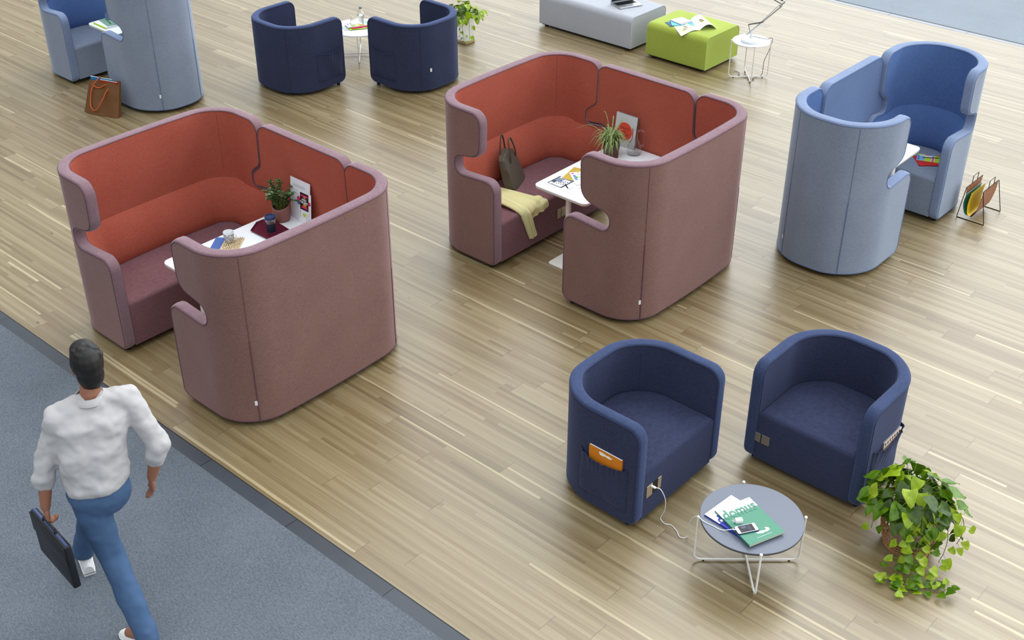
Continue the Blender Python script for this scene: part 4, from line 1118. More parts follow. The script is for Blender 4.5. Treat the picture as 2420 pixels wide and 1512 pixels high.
def folder(label, col, off, topx, h, yy=(-0.195, 0.12), t=0.003):
    pts = cr([(topx, 0, h), (topx - 0.012, 0, h * 0.6), (off - 0.0, 0, h * 0.25), (0.012 + off * 0.3, 0, 0.052)], 6)
    b = MB(); vs_ = []
    for p in pts:
        for y in yy:
            vs_ += [Vector((p.x, y, p.z)), Vector((p.x + t, y, p.z + 0.001))]
    fs = []
    for i in range(len(pts) - 1):
        a, c_ = i * 4, (i + 1) * 4
        fs += [(a, a + 2, c_ + 2, c_), (a + 1, c_ + 1, c_ + 3, a + 3), (a, c_, c_ + 1, a + 1), (a + 2, a + 3, c_ + 3, c_ + 2)]
    fs += [(0, 1, 3, 2)]
    b.add(vs_, fs); o = b.build('folder', mat('print_' + col, col, 0.5), sharp=30); o.location = (-3.55, 10.615, 0.0)
    return tag(o, label, 'folder', 'folders in the magazine rack')
folder('white folder nearest the armchair in the magazine rack', 'd9dde2', -0.048, -0.066, 0.262)
folder('green folder between the white and yellow ones in the magazine rack', '12785a', -0.040, -0.056, 0.268)
folder('yellow folder in the middle of the magazine rack', 'd3b51e', -0.022, -0.020, 0.280)

# ------------------------------------------------------------------ brown tote against the grey-blue armchair
tote = thing('tote_bag', 'brown leather tote with orange handles leaning on the grey-blue armchair', 'bag', (-11.87, 6.385, 0), math.atan2(0.155, 0.446))
M_tote = mat('brown_leather', '623c13', 0.6, noise=0.18, nscale=14)
def tote_pt(u, v, side):   # u -1..1 across, v 0..1 up, side -1 front 1 back
    hw = 0.236 - 0.032 * v
    dpt = (0.055 - 0.035 * v) * (1 - 0.45 * abs(u) ** 5)
    return Vector((hw * u, 0.135 * v + side * dpt + 0.006 * math.sin(5 * u + 3 * v), 0.004 + 0.335 * v + (0.012 * (u + 1) if v > 0.5 else 0) - 0.008 * math.cos(u * 1.5) * v))
b = MB(); nu, nv = 22, 12; ring = []
for j in range(nv + 1):
    v = j / nv; row = [tote_pt(-1 + 2 * i / nu, v, -1) for i in range(nu + 1)] + [tote_pt(1 - 2 * i / nu, v, 1) for i in range(nu + 1)]
    ring.append(row)
m_ = len(ring[0]); vs_ = [p for r in ring for p in r]
fs = [(j * m_ + i, j * m_ + (i + 1) % m_, (j + 1) * m_ + (i + 1) % m_, (j + 1) * m_ + i) for j in range(nv) for i in range(m_)] + [tuple(range(m_))]
b.add(vs_, fs); inn = [p * 0.985 + Vector((0, 0.002, 0.004)) for p in vs_]; b.add(inn, [f[::-1] for f in fs])
b.build('bag_body', M_tote, tote, sharp=40)
M_hand = mat('orange_leather', 'b8501c', 0.45)
b = MB(); b.tube(cr([(-0.125, 0.095, 0.29), (-0.135, 0.045, 0.25), (-0.135, 0.0, 0.16), (-0.11, -0.045, 0.09), (-0.06, -0.06, 0.055), (-0.01, -0.05, 0.09), (0.035, -0.01, 0.17), (0.06, 0.05, 0.25), (0.085, 0.095, 0.295)]), 0.0065, n=8); b.build('handle', M_hand, tote)
b = MB(); b.tube(cr([(-0.10, 0.165, 0.31), (-0.06, 0.13, 0.385), (-0.09, 0.08, 0.335), (-0.12, 0.06, 0.30), (-0.05, 0.075, 0.275), (0.02, 0.09, 0.31), (0.06, 0.15, 0.335)]), 0.0065, n=8); b.build('handle', M_hand, tote)
def in_tote(name, label, col, u0, u1, y, z1, t=0.012, pagec=None):
    b = MB(); b.box(((u0 + u1) / 2, y, z1 - 0.13), (u1 - u0, t, 0.26), 0, M=None); b.box(((u0 + u1) / 2, y, z1 + 0.0004), (u1 - u0 - 0.002, t - 0.003, 0.001), 1)
    o = b.build(name, pal(col, 'eef0f2'), smooth=False); o.location = tote.location; o.rotation_euler = tote.rotation_euler
    return tag(o, label, 'magazine', 'magazines in the tote')
in_tote('magazine', 'blue magazine sticking out of the brown tote', '2a7cb0', -0.195, 0.10, 0.135, 0.372)
in_tote('magazine', 'red magazine sticking out of the brown tote', '93300f', -0.05, 0.185, 0.113, 0.360)

# ------------------------------------------------------------------ handbag on the far booth sofa
hb = thing('handbag', 'dark olive leather handbag with two handles standing on the sofa seat', 'bag', (-6.665, 7.495, 0.445), math.atan2(0.287, -0.131))
M_hb = mat('olive_leather', '4f493f', 0.5, noise=0.15, nscale=20)
M_hbd = mat('olive_leather_dark', '413b34', 0.45)
def hb_pt(u, v, s):
    hw = 0.160 - 0.030 * max(0, (v - 0.2)) ** 2.0 * 1.5
    d = (0.062 - 0.026 * v * v) * (1 - 0.3 * abs(u) ** 6)
    return Vector((hw * u, 0.09 * v + s * d, 0.003 + (0.315 - 0.05 * abs(u) ** 3) * v))
b = MB(); ring = []
for j in range(13):
    v = j / 12; ring.append([hb_pt(-1 + 2 * i / 18, v, -1) for i in range(19)] + [hb_pt(1 - 2 * i / 18, v, 1) for i in range(19)])
m_ = 38; vs_ = [p for r in ring for p in r]
b.add(vs_, [(j * m_ + i, j * m_ + (i + 1) % m_, (j + 1) * m_ + (i + 1) % m_, (j + 1) * m_ + i) for j in range(12) for i in range(m_)] + [tuple(range(m_)), tuple(12 * m_ + i for i in range(m_))[::-1]])
b.build('bag_body', M_hb, hb, sharp=50)
for s in (-1, 1):
    y0 = 0.075 + s * 0.038
    b = MB(); b.tube(cr([(-0.075, y0 - 0.012 + s * 0.004, 0.235), (-0.07, y0 + s * 0.01, 0.31), (-0.045, y0 + 0.015, 0.41), (0.0, y0 + 0.02, 0.455 + 0.012 * s), (0.04, y0 + 0.015, 0.41), (0.07, y0 + s * 0.01, 0.31), (0.075, y0 - 0.012 + s * 0.004, 0.235)]), 0.0075, n=8); b.build('handle', M_hbd, hb)
b = MB(); b.tube([hb_pt(-0.92 + 1.84 * i / 20, 0.97, -0.2) + Vector((0, 0, 0.004)) for i in range(21)], 0.003, n=6); b.build('zip', mat('zip_metal', '6e6a62', 0.4, metal=0.7), hb)
b = MB(); b.box((-0.02, 0.008, 0.19), (0.10, 0.004, 0.006)); b.build('pocket_zip', mat('zip_metal', '6e6a62', 0.4), hb, smooth=False)

# ------------------------------------------------------------------ yellow jacket over the seat edge
jk = thing('jacket', 'pale yellow jacket draped over the sofa seat edge, a sleeve hanging down', 'jacket', (-6.40, 7.20, 0))
M_jk = mat('pale_yellow_cotton', 'd8d49c', 0.8, noise=0.05, nscale=6)
def drape(line, wid, thick, name, seed, nv=12, wr=0.010):
    ln = cr(line, 6); rr_ = random.Random(seed); ph = [rr_.uniform(0, 6) for _ in range(4)]
    vs_ = []
    for i, p in enumerate(ln):
        a = ln[max(0, i - 1)]; c_ = ln[min(len(ln) - 1, i + 1)]; t = (c_ - a).normalized()
        sidev = t.cross(Vector((0, 0, 1)))
        if sidev.length < 0.5: sidev = Vector(drape.side)
        sidev = (Vector(drape.side) * 0.7 + sidev.normalized() * 0.3 * (1 if sidev.dot(Vector(drape.side)) > 0 else -1)).normalized()
        sidev = (sidev - t * sidev.dot(t)).normalized(); nrm = sidev.cross(t).normalized()
        if nrm.z < 0 and abs(nrm.z) > 0.2: nrm = -nrm
        if abs(nrm.z) <= 0.2 and nrm.x < 0: nrm = -nrm
        u = i / (len(ln) - 1); ww = wid(u) / 2
        row = []
        for j in range(nv + 1):
            v = -1 + 2 * j / nv
            h = thick * math.sqrt(max(0, 1 - v * v)) + wr * (0.5 + 0.5 * math.sin(v * 7 + ph[0] + 3 * u)) * (1 - v * v) + wr * 0.6 * math.sin(v * 13 + ph[1] + 6 * u) * (1 - v * v)
            row.append(p + sidev * (ww * v) + nrm * h)
        for j in range(nv - 1, 0, -1):
            v = -1 + 2 * j / nv; row.append(p + sidev * (ww * v) - nrm * 0.001)
        vs_ += row
    k = 2 * nv; n_ = len(ln)
    fs = [(i * k + j, i * k + (j + 1) % k, (i + 1) * k + (j + 1) % k, (i + 1) * k + j) for i in range(n_ - 1) for j in range(k)] + [tuple(range(k)), tuple((n_ - 1) * k + j for j in range(k))[::-1]]
    b = MB(); b.add(vs_, fs); o = b.build(name, M_jk, jk, sharp=0)
    return o
J = lambda x, y, z: Vector((x + 6.40, y - 7.20, z))
drape.side = (0.25, 0.97, 0)
drape([J(-6.76, 7.20, 0.452), J(-6.62, 7.21, 0.456), J(-6.48, 7.23, 0.456), J(-6.36, 7.25, 0.456), J(-6.285, 7.27, 0.452), J(-6.245, 7.29, 0.42), J(-6.235, 7.31, 0.36)], lambda u: 0.25 + 0.05 * math.sin(u * 3), 0.012, 'jacket_body', 3, 18, 0.014)
drape([J(-6.66, 7.13, 0.462), J(-6.54, 7.12, 0.472), J(-6.42, 7.12, 0.470), J(-6.30, 7.125, 0.458), J(-6.242, 7.14, 0.425), J(-6.225, 7.17, 0.34), J(-6.222, 7.20, 0.25), J(-6.222, 7.235, 0.165)], lambda u: 0.135 - 0.045 * u, 0.020, 'sleeve', 8, 12, 0.010)
# ------------------------------------------------------------------ plants
def leaf_mat(name, c1, c2, rough=0.26):
    m = mat(name, c1, rough, noise=0.0)
    t = m.node_tree; b = t.nodes['Principled BSDF']
    b.inputs['Subsurface Weight'].default_value = 0.0
    tcn = t.nodes.new('ShaderNodeTexCoord'); nz = t.nodes.new('ShaderNodeTexNoise'); nz.inputs['Scale'].default_value = 22; nz.inputs['Detail'].default_value = 3
    t.links.new(tcn.outputs['Object'], nz.inputs['Vector'])
    mr = t.nodes.new('ShaderNodeMapRange'); t.links.new(nz.outputs['Fac'], mr.inputs[0]); mr.inputs[1].default_value = 0.4; mr.inputs[2].default_value = 0.65
    mx = t.nodes.new('ShaderNodeMix'); mx.data_type = 'RGBA'; mx.inputs[6].default_value = hx(c1); mx.inputs[7].default_value = hx(c2)
    t.links.new(mr.outputs[0], mx.inputs[0]); t.links.new(mx.outputs[2], b.inputs['Base Color'])
    # thin leaves let some light through
    tr = t.nodes.new('ShaderNodeBsdfTranslucent'); t.links.new(mx.outputs[2], tr.inputs[0])
    ms = t.nodes.new('ShaderNodeMixShader'); ms.inputs[0].default_value = 0.28
    t.links.new(b.outputs[0], ms.inputs[1]); t.links.new(tr.outputs[0], ms.inputs[2]); t.links.new(ms.outputs[0], t.nodes['Material Output'].inputs[0])
    return m
M_leaves = [leaf_mat('deep_green_leaf', '34500c', '4a6812'), leaf_mat('mid_green_leaf', '4f7812', '6a9018'), leaf_mat('bright_green_leaf', '8aa81a', 'a4bf2a'), leaf_mat('yellow_green_leaf', '93ab24', 'b0c63c')]
M_stem = mat('green_stem', '6f8a34', 0.5)
M_vine = mat('brown_stem', '5d5a28', 0.6)

def heart(mb, base, d, nrm, L, mi, fold=0.25, droop=0.35, wide=0.47):
    """heart-shaped leaf: base point, pointing direction, upper normal"""
    d = d.normalized(); nrm = (nrm - d * nrm.dot(d)).normalized(); s = d.cross(nrm)
    nt = 8; vs_ = []
    for i in range(nt + 1):
        t = i / nt
        hw = wide * (math.sin(PI * min(1, t ** 0.60)) ** 0.66) * L * (1 - 0.18 * t) if 0 < t < 1 else 0.0
        for k in (-1, -0.5, 0, 0.5, 1):
            lobe = -0.22 * L * (abs(k) ** 1.5) * (1 - t) ** 2 * (1 if i else 0.0)
            x = k * hw
            z = fold * abs(x) - droop * L * t * t + 0.04 * L * math.sin(t * 9 + k * 3)
            vs_.append(base + d * (t * L + lobe) + s * x + nrm * z)
    fs = [(i * 5 + j, i * 5 + j + 1, (i + 1) * 5 + j + 1, (i + 1) * 5 + j) for i in range(nt) for j in range(4)]
    mb.add(vs_, fs, mi)

def pothos(root, rr_, c, rad, n, vines, Lr=(0.06, 0.115), light=0.25):
    """c: centre of the pot mouth (local); leaves on arching stalks, plus trailing vines"""
    lv, st = MB(), MB()
    for i in range(n):
        az = rr_.uniform(0, 2 * PI); el = math.asin(rr_.uniform(-0.25, 1.0))
        k = rr_.uniform(0.55, 1.0)
        out_ = Vector((math.cos(az) * math.cos(el), math.sin(az) * math.cos(el), math.sin(el)))
        p = c + Vector((out_.x * rad[0], out_.y * rad[1], out_.z * rad[2])) * k
        hz = Vector((out_.x, out_.y, 0)); hz = hz.normalized() if hz.length > 0.05 else Vector((1, 0, 0))
        d = (hz * rr_.uniform(0.4, 1.0) + Vector((rr_.uniform(-0.5, 0.5), rr_.uniform(-0.5, 0.5), -rr_.uniform(0.1, 0.9)))).normalized()
        nr = (Vector((0, 0, 1)) + hz * rr_.uniform(0.1, 0.9) + Vector((rr_.uniform(-0.4, 0.4), rr_.uniform(-0.4, 0.4), 0)))
        L = rr_.uniform(*Lr)
        q = rr_.random()
        mi = 0 if q < 0.34 else 1 if q < 0.34 + (0.66 - light) else 2 if q < 0.95 else 3
        heart(lv, p, d, nr, L, mi, fold=rr_.uniform(0.05, 0.45), droop=rr_.uniform(0.1, 0.5))
        o = c + Vector((rr_.uniform(-0.05, 0.05), rr_.uniform(-0.05, 0.05), -0.03))
        mid = o.lerp(p, 0.5) + Vector((0, 0, 0.05))
        st.tube([o, mid, p], [0.0026, 0.0022, 0.0016], n=5, caps=False)
    for path, nl, Ls in vines:
        pts = cr(path, 8)
        st.tube(pts, [0.003 - 0.0012 * i / len(pts) for i in range(len(pts))], n=5, mi=1)
        for k in range(nl):
            u = (k + 0.6) / nl; i = min(len(pts) - 2, int(u * (len(pts) - 1)))
            p = pts[i]; t = (pts[i + 1] - p).normalized()
            sd = t.cross(Vector((0, 0, 1))); sd = sd.normalized() if sd.length > 0.1 else Vector((1, 0, 0))
            sgn = 1 if k % 2 else -1
            off = (sd * sgn * rr_.uniform(0.5, 1) + t * 0.5 + Vector((0, 0, rr_.uniform(0.1, 0.6)))).normalized()
            b0 = p + off * rr_.uniform(0.02, 0.05); b0.z = max(b0.z, 0.018)
            st.tube([p, b0], 0.0014, n=4)
            nr = Vector((rr_.uniform(-0.5, 0.5), rr_.uniform(-0.9, 0.1), 1.0))
            d = off + Vector((0, 0, -0.7 if b0.z > 0.12 else -0.1))
            L = rr_.uniform(*Ls) * (1.0 - 0.2 * u)
            q = rr_.random(); heart(lv, b0, d, nr, L, 1 if q < 0.35 else 2 if q < 0.75 else 3 if q < 0.9 else 0, fold=rr_.uniform(0.1, 0.4), droop=rr_.uniform(0.0, 0.3) if b0.z > 0.12 else 0.05)
    for i, v in enumerate(lv.v):
        if v.z < 0.006: lv.v[i] = Vector((v.x, v.y, 0.006 + 0.002 * rr_.random()))
    lv.build('foliage', M_leaves, root, sharp=0)
    st.build('stems', [M_stem, M_vine], root, sharp=0)

pp = thing('potted_pothos', 'large trailing green plant in an open wicker basket beside the navy club chair', 'plant', (-1.955, 5.985, 0))
M_wick = mat('brown_wicker', 'a87c50', 0.6, noise=0.2, nscale=40)
bs = MB()
def bprof(v): return 0.125 + 0.062 * math.sin(PI * (0.12 + 0.72 * v))
for k in range(34):
    a = 2 * PI * k / 34
    for tw in (0.16, -0.16):
        bs.tube([(bprof(v / 8) * math.cos(a + tw * v / 8), bprof(v / 8) * math.sin(a + tw * v / 8), 0.006 + 0.35 * v / 8) for v in range(9)], 0.0032, n=5)
for v in (0.0, 0.05, 0.12, 0.2, 0.3, 0.42, 0.55, 0.7, 0.85, 0.96, 1.0):
    bs.tube([((bprof(v) + 0.002 * (j % 2)) * math.cos(2 * PI * j / 40), (bprof(v) + 0.002 * (j % 2)) * math.sin(2 * PI * j / 40), 0.006 + 0.35 * v) for j in range(40)], 0.0042 if v not in (0, 1.0) else 0.007, n=6, closed=True)
bs.build('basket', M_wick, pp, sharp=0)
b = MB(); b.lathe([(0.0, 0.02), (0.092, 0.02), (0.115, 0.27), (0.118, 0.275), (0.112, 0.275), (0.108, 0.25), (0.0, 0.25)], n=32); b.build('inner_pot', mat('white_plastic_pot', 'c9cbd4', 0.4), pp)
b = MB(); b.lathe([(0.0, 0.262), (0.109, 0.256)], n=24); b.build('soil', mat('potting_soil', '2a1f16', 0.95), pp)
rr_ = random.Random(21)
def V(x, y, z): return Vector((x + 1.955, y - 5.985, z))
vines = [([V(-1.93, 5.92, 0.36), V(-1.90, 5.80, 0.36), V(-1.89, 5.72, 0.22), V(-1.885, 5.66, 0.08), V(-1.88, 5.60, 0.02), V(-1.875, 5.55, 0.012)], 18, (0.055, 0.085)),
         ([V(-1.90, 5.92, 0.36), V(-1.84, 5.81, 0.37), V(-1.80, 5.73, 0.25), V(-1.79, 5.68, 0.10), V(-1.77, 5.62, 0.02), V(-1.735, 5.56, 0.012)], 22, (0.055, 0.085)),
         ([V(-1.88, 5.93, 0.36), V(-1.80, 5.85, 0.36), V(-1.75, 5.79, 0.22), V(-1.74, 5.75, 0.08), V(-1.72, 5.69, 0.015), V(-1.66, 5.67, 0.012), V(-1.60, 5.70, 0.012), V(-1.575, 5.735, 0.03)], 22, (0.05, 0.078)),
         ([V(-1.86, 5.95, 0.37), V(-1.76, 5.93, 0.38), V(-1.70, 5.91, 0.28), V(-1.69, 5.89, 0.16), V(-1.70, 5.86, 0.08)], 13, (0.055, 0.09)),
         ([V(-1.86, 6.0, 0.37), V(-1.74, 6.0, 0.40), V(-1.66, 6.0, 0.36), V(-1.64, 5.98, 0.26), V(-1.65, 5.95, 0.2)], 11, (0.055, 0.09)),
         ([V(-2.02, 5.93, 0.36), V(-2.09, 5.84, 0.37), V(-2.12, 5.78, 0.26), V(-2.12, 5.76, 0.18)], 6, (0.05, 0.075)),
         ([V(-1.91, 5.90, 0.36), V(-1.86, 5.78, 0.35), V(-1.83, 5.72, 0.16), V(-1.82, 5.66, 0.04), V(-1.80, 5.60, 0.012)], 18, (0.055, 0.08))]
pothos(pp, rr_, Vector((-0.02, -0.03, 0.36)), (0.27, 0.25, 0.25), 125, vines, (0.075, 0.125), 0.30)

M_pane = mat('thin_clear_pane', 'eef4f2', 0.05)
_t = M_pane.node_tree; _tr = _t.nodes.new('ShaderNodeBsdfTransparent'); _mx = _t.nodes.new('ShaderNodeMixShader'); _mx.inputs[0].default_value = 0.16
_t.links.new(_tr.outputs[0], _mx.inputs[1]); _t.links.new(_t.nodes['Principled BSDF'].outputs[0], _mx.inputs[2]); _t.links.new(_mx.outputs[0], _t.nodes['Material Output'].inputs[0])
p2 = thing('potted_plant', 'trailing bright green plant in a clear square vase on a pale wooden block', 'plant', (-10.44, 10.775, 0))
b = MB(); b.box((0, 0, 0.022), (0.17, 0.17, 0.036), bev=0.004); b.build('wooden_base', mat('birch_wood', 'b09a74', 0.6, noise=0.12, nscale=20), p2)
b = MB()
for sx_, sy, dx, dy in ((0.074, 0, 0.004, 0.152), (-0.074, 0, 0.004, 0.152), (0, 0.074, 0.144, 0.004), (0, -0.074, 0.144, 0.004)): b.box((sx_, sy, 0.20), (dx, dy, 0.32))
b.box((0, 0, 0.0425), (0.15, 0.15, 0.004)); b.build('glass_vase', M_pane, p2, smooth=False)
b = MB(); b.lathe([(0.0, 0.25), (0.045, 0.25), (0.062, 0.355), (0.056, 0.355), (0.04, 0.258), (0.0, 0.258)], n=20); b.build('inner_pot', mat('white_plastic_pot', 'c9cbd4', 0.4), p2)
def V3(x, y, z): return Vector((x + 10.44, y - 10.775, z))
pothos(p2, random.Random(5), Vector((0, 0, 0.37)), (0.23, 0.23, 0.17), 46,
       [([V3(-10.40, 10.73, 0.36), V3(-10.38, 10.66, 0.34), V3(-10.37, 10.65, 0.2), V3(-10.37, 10.66, 0.1), V3(-10.37, 10.66, 0.05)], 6, (0.045, 0.065)),
        ([V3(-10.40, 10.75, 0.37), V3(-10.33, 10.72, 0.36), V3(-10.30, 10.70, 0.25), V3(-10.30, 10.70, 0.09)], 4, (0.07, 0.09)),
        ([V3(-10.38, 10.78, 0.39), V3(-10.28, 10.78, 0.43), V3(-10.19, 10.76, 0.42), V3(-10.15, 10.75, 0.37)], 7, (0.04, 0.06)),
        ([V3(-10.44, 10.74, 0.37), V3(-10.42, 10.66, 0.35), V3(-10.41, 10.645, 0.2), V3(-10.42, 10.65, 0.1)], 5, (0.045, 0.065))], (0.07, 0.115), 0.55)

# leafy money-plant-like pot on the near table
p3 = thing('potted_plant', 'small round-leaved green plant in a soft dusty pink pot on the long table', 'plant', (-7.25, 5.285, 0.7425))
b = MB(); N3 = 36; vs_, fs = [], []
prof = [(0.062, 0.0), (0.070, 0.006), (0.078, 0.05), (0.075, 0.10), (0.078, 0.128), (0.073, 0.130), (0.070, 0.10)]
for r, z in prof:
    for j in range(N3):
        a = 2 * PI * j / N3; q = r * (1 + 0.05 * math.cos(2 * a + 1) + 0.02 * math.sin(5 * a + z * 60))
        vs_.append((q * math.cos(a), q * math.sin(a), z + (0.010 * math.sin(2 * a + 0.6) * z / 0.13)))
fs = [(i * N3 + j, i * N3 + (j + 1) % N3, (i + 1) * N3 + (j + 1) % N3, (i + 1) * N3 + j) for i in range(len(prof) - 1) for j in range(N3)] + [tuple(range(N3))[::-1]]
b.add(vs_, fs); b.build('pot', mat('dusty_pink_paper', '8d5f58', 0.75, noise=0.1, nscale=18), p3, sharp=0)
b = MB(); b.disc((0, 0, 0.105), 0.072); b.build('soil', mat('potting_soil', '2a1f16', 0.95), p3)
rr_ = random.Random(4); lv, st = MB(), MB()
M_sml = [leaf_mat('jade_leaf', '35552c', '4d7040', 0.25), leaf_mat('pale_jade_leaf', '6c8f62', '86a87c', 0.25), leaf_mat('dark_jade_leaf', '263f1c', '35552c', 0.25)]
def oval(mb, base, d, nrm, L, mi, w_=0.34):
    d = d.normalized(); nrm = (nrm - d * nrm.dot(d)).normalized(); s = d.cross(nrm); vs_ = []
    for i in range(7):
        t = i / 6; hw = w_ * L * math.sin(PI * min(0.999, max(0.001, t))) ** 0.7 if 0 < i < 6 else 0
        for k in (-1, 0, 1): vs_.append(base + d * t * L + s * k * hw + nrm * (abs(k) * hw * 0.25 - 0.2 * L * t * t))
    mb.add(vs_, [(i * 3 + j, i * 3 + j + 1, (i + 1) * 3 + j + 1, (i + 1) * 3 + j) for i in range(6) for j in range(2)], mi)
for k in range(26):
    az = rr_.uniform(0, 2 * PI); rr2 = rr_.uniform(0.02, 0.13); h = rr_.uniform(0.10, 0.22) * (1 - rr2 * 2.2) + 0.03
    base = Vector((0.03 * math.cos(az), 0.03 * math.sin(az), 0.10)); tip = Vector((rr2 * math.cos(az), rr2 * math.sin(az), 0.12 + h))
    if k == 0: tip = Vector((0.17, 0.05, 0.20))
    if k == 1: tip = Vector((0.14, 0.05, 0.27))
    pts = cr([base, base.lerp(tip, 0.5) + Vector((0, 0, 0.03)), tip], 5); st.tube(pts, 0.0016, n=5)
    for j in range(3, len(pts)):
        p = pts[j]
        for sgn in (-1, 1):
            a2 = az + PI / 2 * sgn + (j % 2) * PI / 2 + rr_.uniform(-0.4, 0.4)
            d = Vector((math.cos(a2), math.sin(a2), 0.35)); q = rr_.random()
            oval(lv, p, d, Vector((rr_.uniform(-.4, .4), rr_.uniform(-.4, .4), 1)), rr_.uniform(0.020, 0.032), 0 if q < 0.5 else 1 if q < 0.8 else 2)
lv.build('foliage', M_sml, p3, sharp=0); st.build('stems', M_stem, p3)

# spider plant on the far table
p4 = thing('spider_plant', 'arching spider plant in a square dark brown pot on the white table', 'plant', (-6.005, 8.045, 0.7425), R_(40)); p4.scale = (1.1, 1.1, 1.1)
b = MB()
outer = [Vector(p) for p in ((-0.062, -0.062), (0.062, -0.062), (0.062, 0.062), (-0.062, 0.062))]
sq = lambda s, z: [Vector((x * s, y * s, z)) for x, y in outer]
vs_ = sq(0.92, 0.0) + sq(1.08, 0.115) + sq(0.98, 0.115) + sq(0.94, 0.095)
b.add(vs_, [(k * 4 + i, k * 4 + (i + 1) % 4, (k + 1) * 4 + (i + 1) % 4, (k + 1) * 4 + i) for k in range(3) for i in range(4)] + [(3, 2, 1, 0), (12, 13, 14, 15)])
b.build('pot', mat('dark_brown_pot', '4f2f2a', 0.6, noise=0.1, nscale=25), p4, smooth=False)
rr_ = random.Random(9); lv = MB()
M_sp = [leaf_mat('spider_green', '7d9648', '93ad58', 0.4), leaf_mat('spider_pale', 'b9c894', 'd0dcb2', 0.4)]
def strap(base, az, reach, rise, fall, w0, mi):
    hz = Vector((math.cos(az), math.sin(az), 0)); s = Vector((-hz.y, hz.x, 0)); n = 9
    for col in (0, 1):
        vs_ = []
        for i in range(n + 1):
            t = i / n
            p = base + hz * reach * t + Vector((0, 0, rise * math.sin(PI * min(1, t * 1.15) * 0.62) * 1.05 - fall * t ** 2.6))
            if p.z < 0.012 and (p.xy.length < 0.4): p.z = 0.012
            ww = w0 * (1 - t ** 2.5) * (0.6 + 0.4 * min(1, t * 4)) * (1.0 if col == 0 else 0.34)
            vs_ += [p - s * ww + Vector((0, 0, 0.0012 * col)), p + Vector((0, 0, -ww * 0.35 * (1 - col) + 0.0012 * col)), p + s * ww + Vector((0, 0, 0.0012 * col))]
        lv.add(vs_, [(i * 3 + j, i * 3 + j + 1, (i + 1) * 3 + j + 1, (i + 1) * 3 + j) for i in range(n) for j in range(2)], mi if col == 0 else 1 - mi)
for k in range(120):
    az = rr_.uniform(0, 2 * PI); rc = rr_.uniform(0.06, 0.19)
    strap(Vector((rr_.uniform(-0.02, 0.02), rr_.uniform(-0.02, 0.02), 0.10)), az, rc, rr_.uniform(0.06, 0.15), rr_.uniform(0.06, 0.17), rr_.uniform(0.005, 0.008), 0 if rr_.random() < 0.75 else 1)
for az, rc, ri in ((R_(165), 0.12, 0.27), (R_(100), 0.12, 0.22), (R_(40), 0.17, 0.22), (R_(190), 0.30, 0.16), (R_(60), 0.2, 0.18)):
    strap(Vector((0, 0, 0.10)), az - R_(40) + R_(20), rc, ri, 0.05, 0.005, 0)
for k in range(16):   # a plantlet hanging over the pot edge
    strap(Vector((0.0, -0.075, 0.11)), rr_.uniform(0, 2 * PI), rr_.uniform(0.03, 0.07), 0.03, rr_.uniform(0.06, 0.11), 0.004, 0)
lv.build('foliage', M_sp, p4, sharp=0)
# ------------------------------------------------------------------ the walking person, seen from behind
PF = Vector((-0.95, 0.31, 0)).normalized(); PR = Vector((0.31, 0.95, 0)).normalized(); UP = Vector((0, 0, 1))
def ball(mb, c, r, M3=None, n=14):
    """ellipsoid; r = (along PR, along PF, up) unless M3 gives other axes"""
    if not isinstance(r, (tuple, list)): r = (r, r, r)
    ax = M3 or (PR, PF, UP); vs_ = []; m_ = n // 2 + 1
    for i in range(m_ + 1):
        th = PI * i / m_
        for j in range(n):
            a = 2 * PI * j / n
            vs_.append(Vector(c) + ax[0] * (r[0] * math.sin(th) * math.cos(a)) + ax[1] * (r[1] * math.sin(th) * math.sin(a)) + ax[2] * (r[2] * math.cos(th)))
    fs = [(i * n + j, (i + 1) * n + j, (i + 1) * n + (j + 1) % n, i * n + (j + 1) % n) for i in range(m_) for j in range(n)]
    mb.add(vs_, fs)
def limb(mb, pts, rad):
    """tapering limb through points, with balls at the joints"""
    n = 14
    for i, (p, r) in enumerate(zip(pts, rad)): ball(mb, p, r)
    for i in range(len(pts) - 1):
        a, c_ = Vector(pts[i]), Vector(pts[i + 1]); t = (c_ - a).normalized()
        u = t.orthogonal().normalized(); w_ = t.cross(u); vs_ = []
        for q, r in ((a, rad[i]), (c_, rad[i + 1])):
            vs_ += [q + (u * math.cos(2 * PI * j / n) + w_ * math.sin(2 * PI * j / n)) * r for j in range(n)]
        mb.add(vs_, [(j, (j + 1) % n, n + (j + 1) % n, n + j) for j in range(n)] + [tuple(range(n))[::-1], tuple(n + j for j in range(n))])
def loft(mb, secs, n=28):
    """torso-like loft: sections (centre, half width along PR, half depth along PF)"""
    vs_ = []
    for c, a_, b_ in secs:
        for j in range(n):
            t = 2 * PI * j / n; cs, sn = math.cos(t), math.sin(t)
            x = a_ * math.copysign(abs(cs) ** 0.85, cs); y = b_ * math.copysign(abs(sn) ** 0.85, sn)
            vs_.append(Vector(c) + PR * x + PF * y)
    k = len(secs)
    mb.add(vs_, [(i * n + j, i * n + (j + 1) % n, (i + 1) * n + (j + 1) % n, (i + 1) * n + j) for i in range(k - 1) for j in range(n)] + [tuple(range(n))[::-1], tuple((k - 1) * n + j for j in range(n))])
def fused(mb, name, m, parent, vox, smooth=6):
    o = mb.build(name, m, parent, sharp=0)
    md = o.modifiers.new('fuse', 'REMESH'); md.mode = 'VOXEL'; md.voxel_size = vox; md.use_smooth_shade = True
    if smooth:
        s = o.modifiers.new('soften', 'SMOOTH'); s.factor = 0.5; s.iterations = smooth
    return o

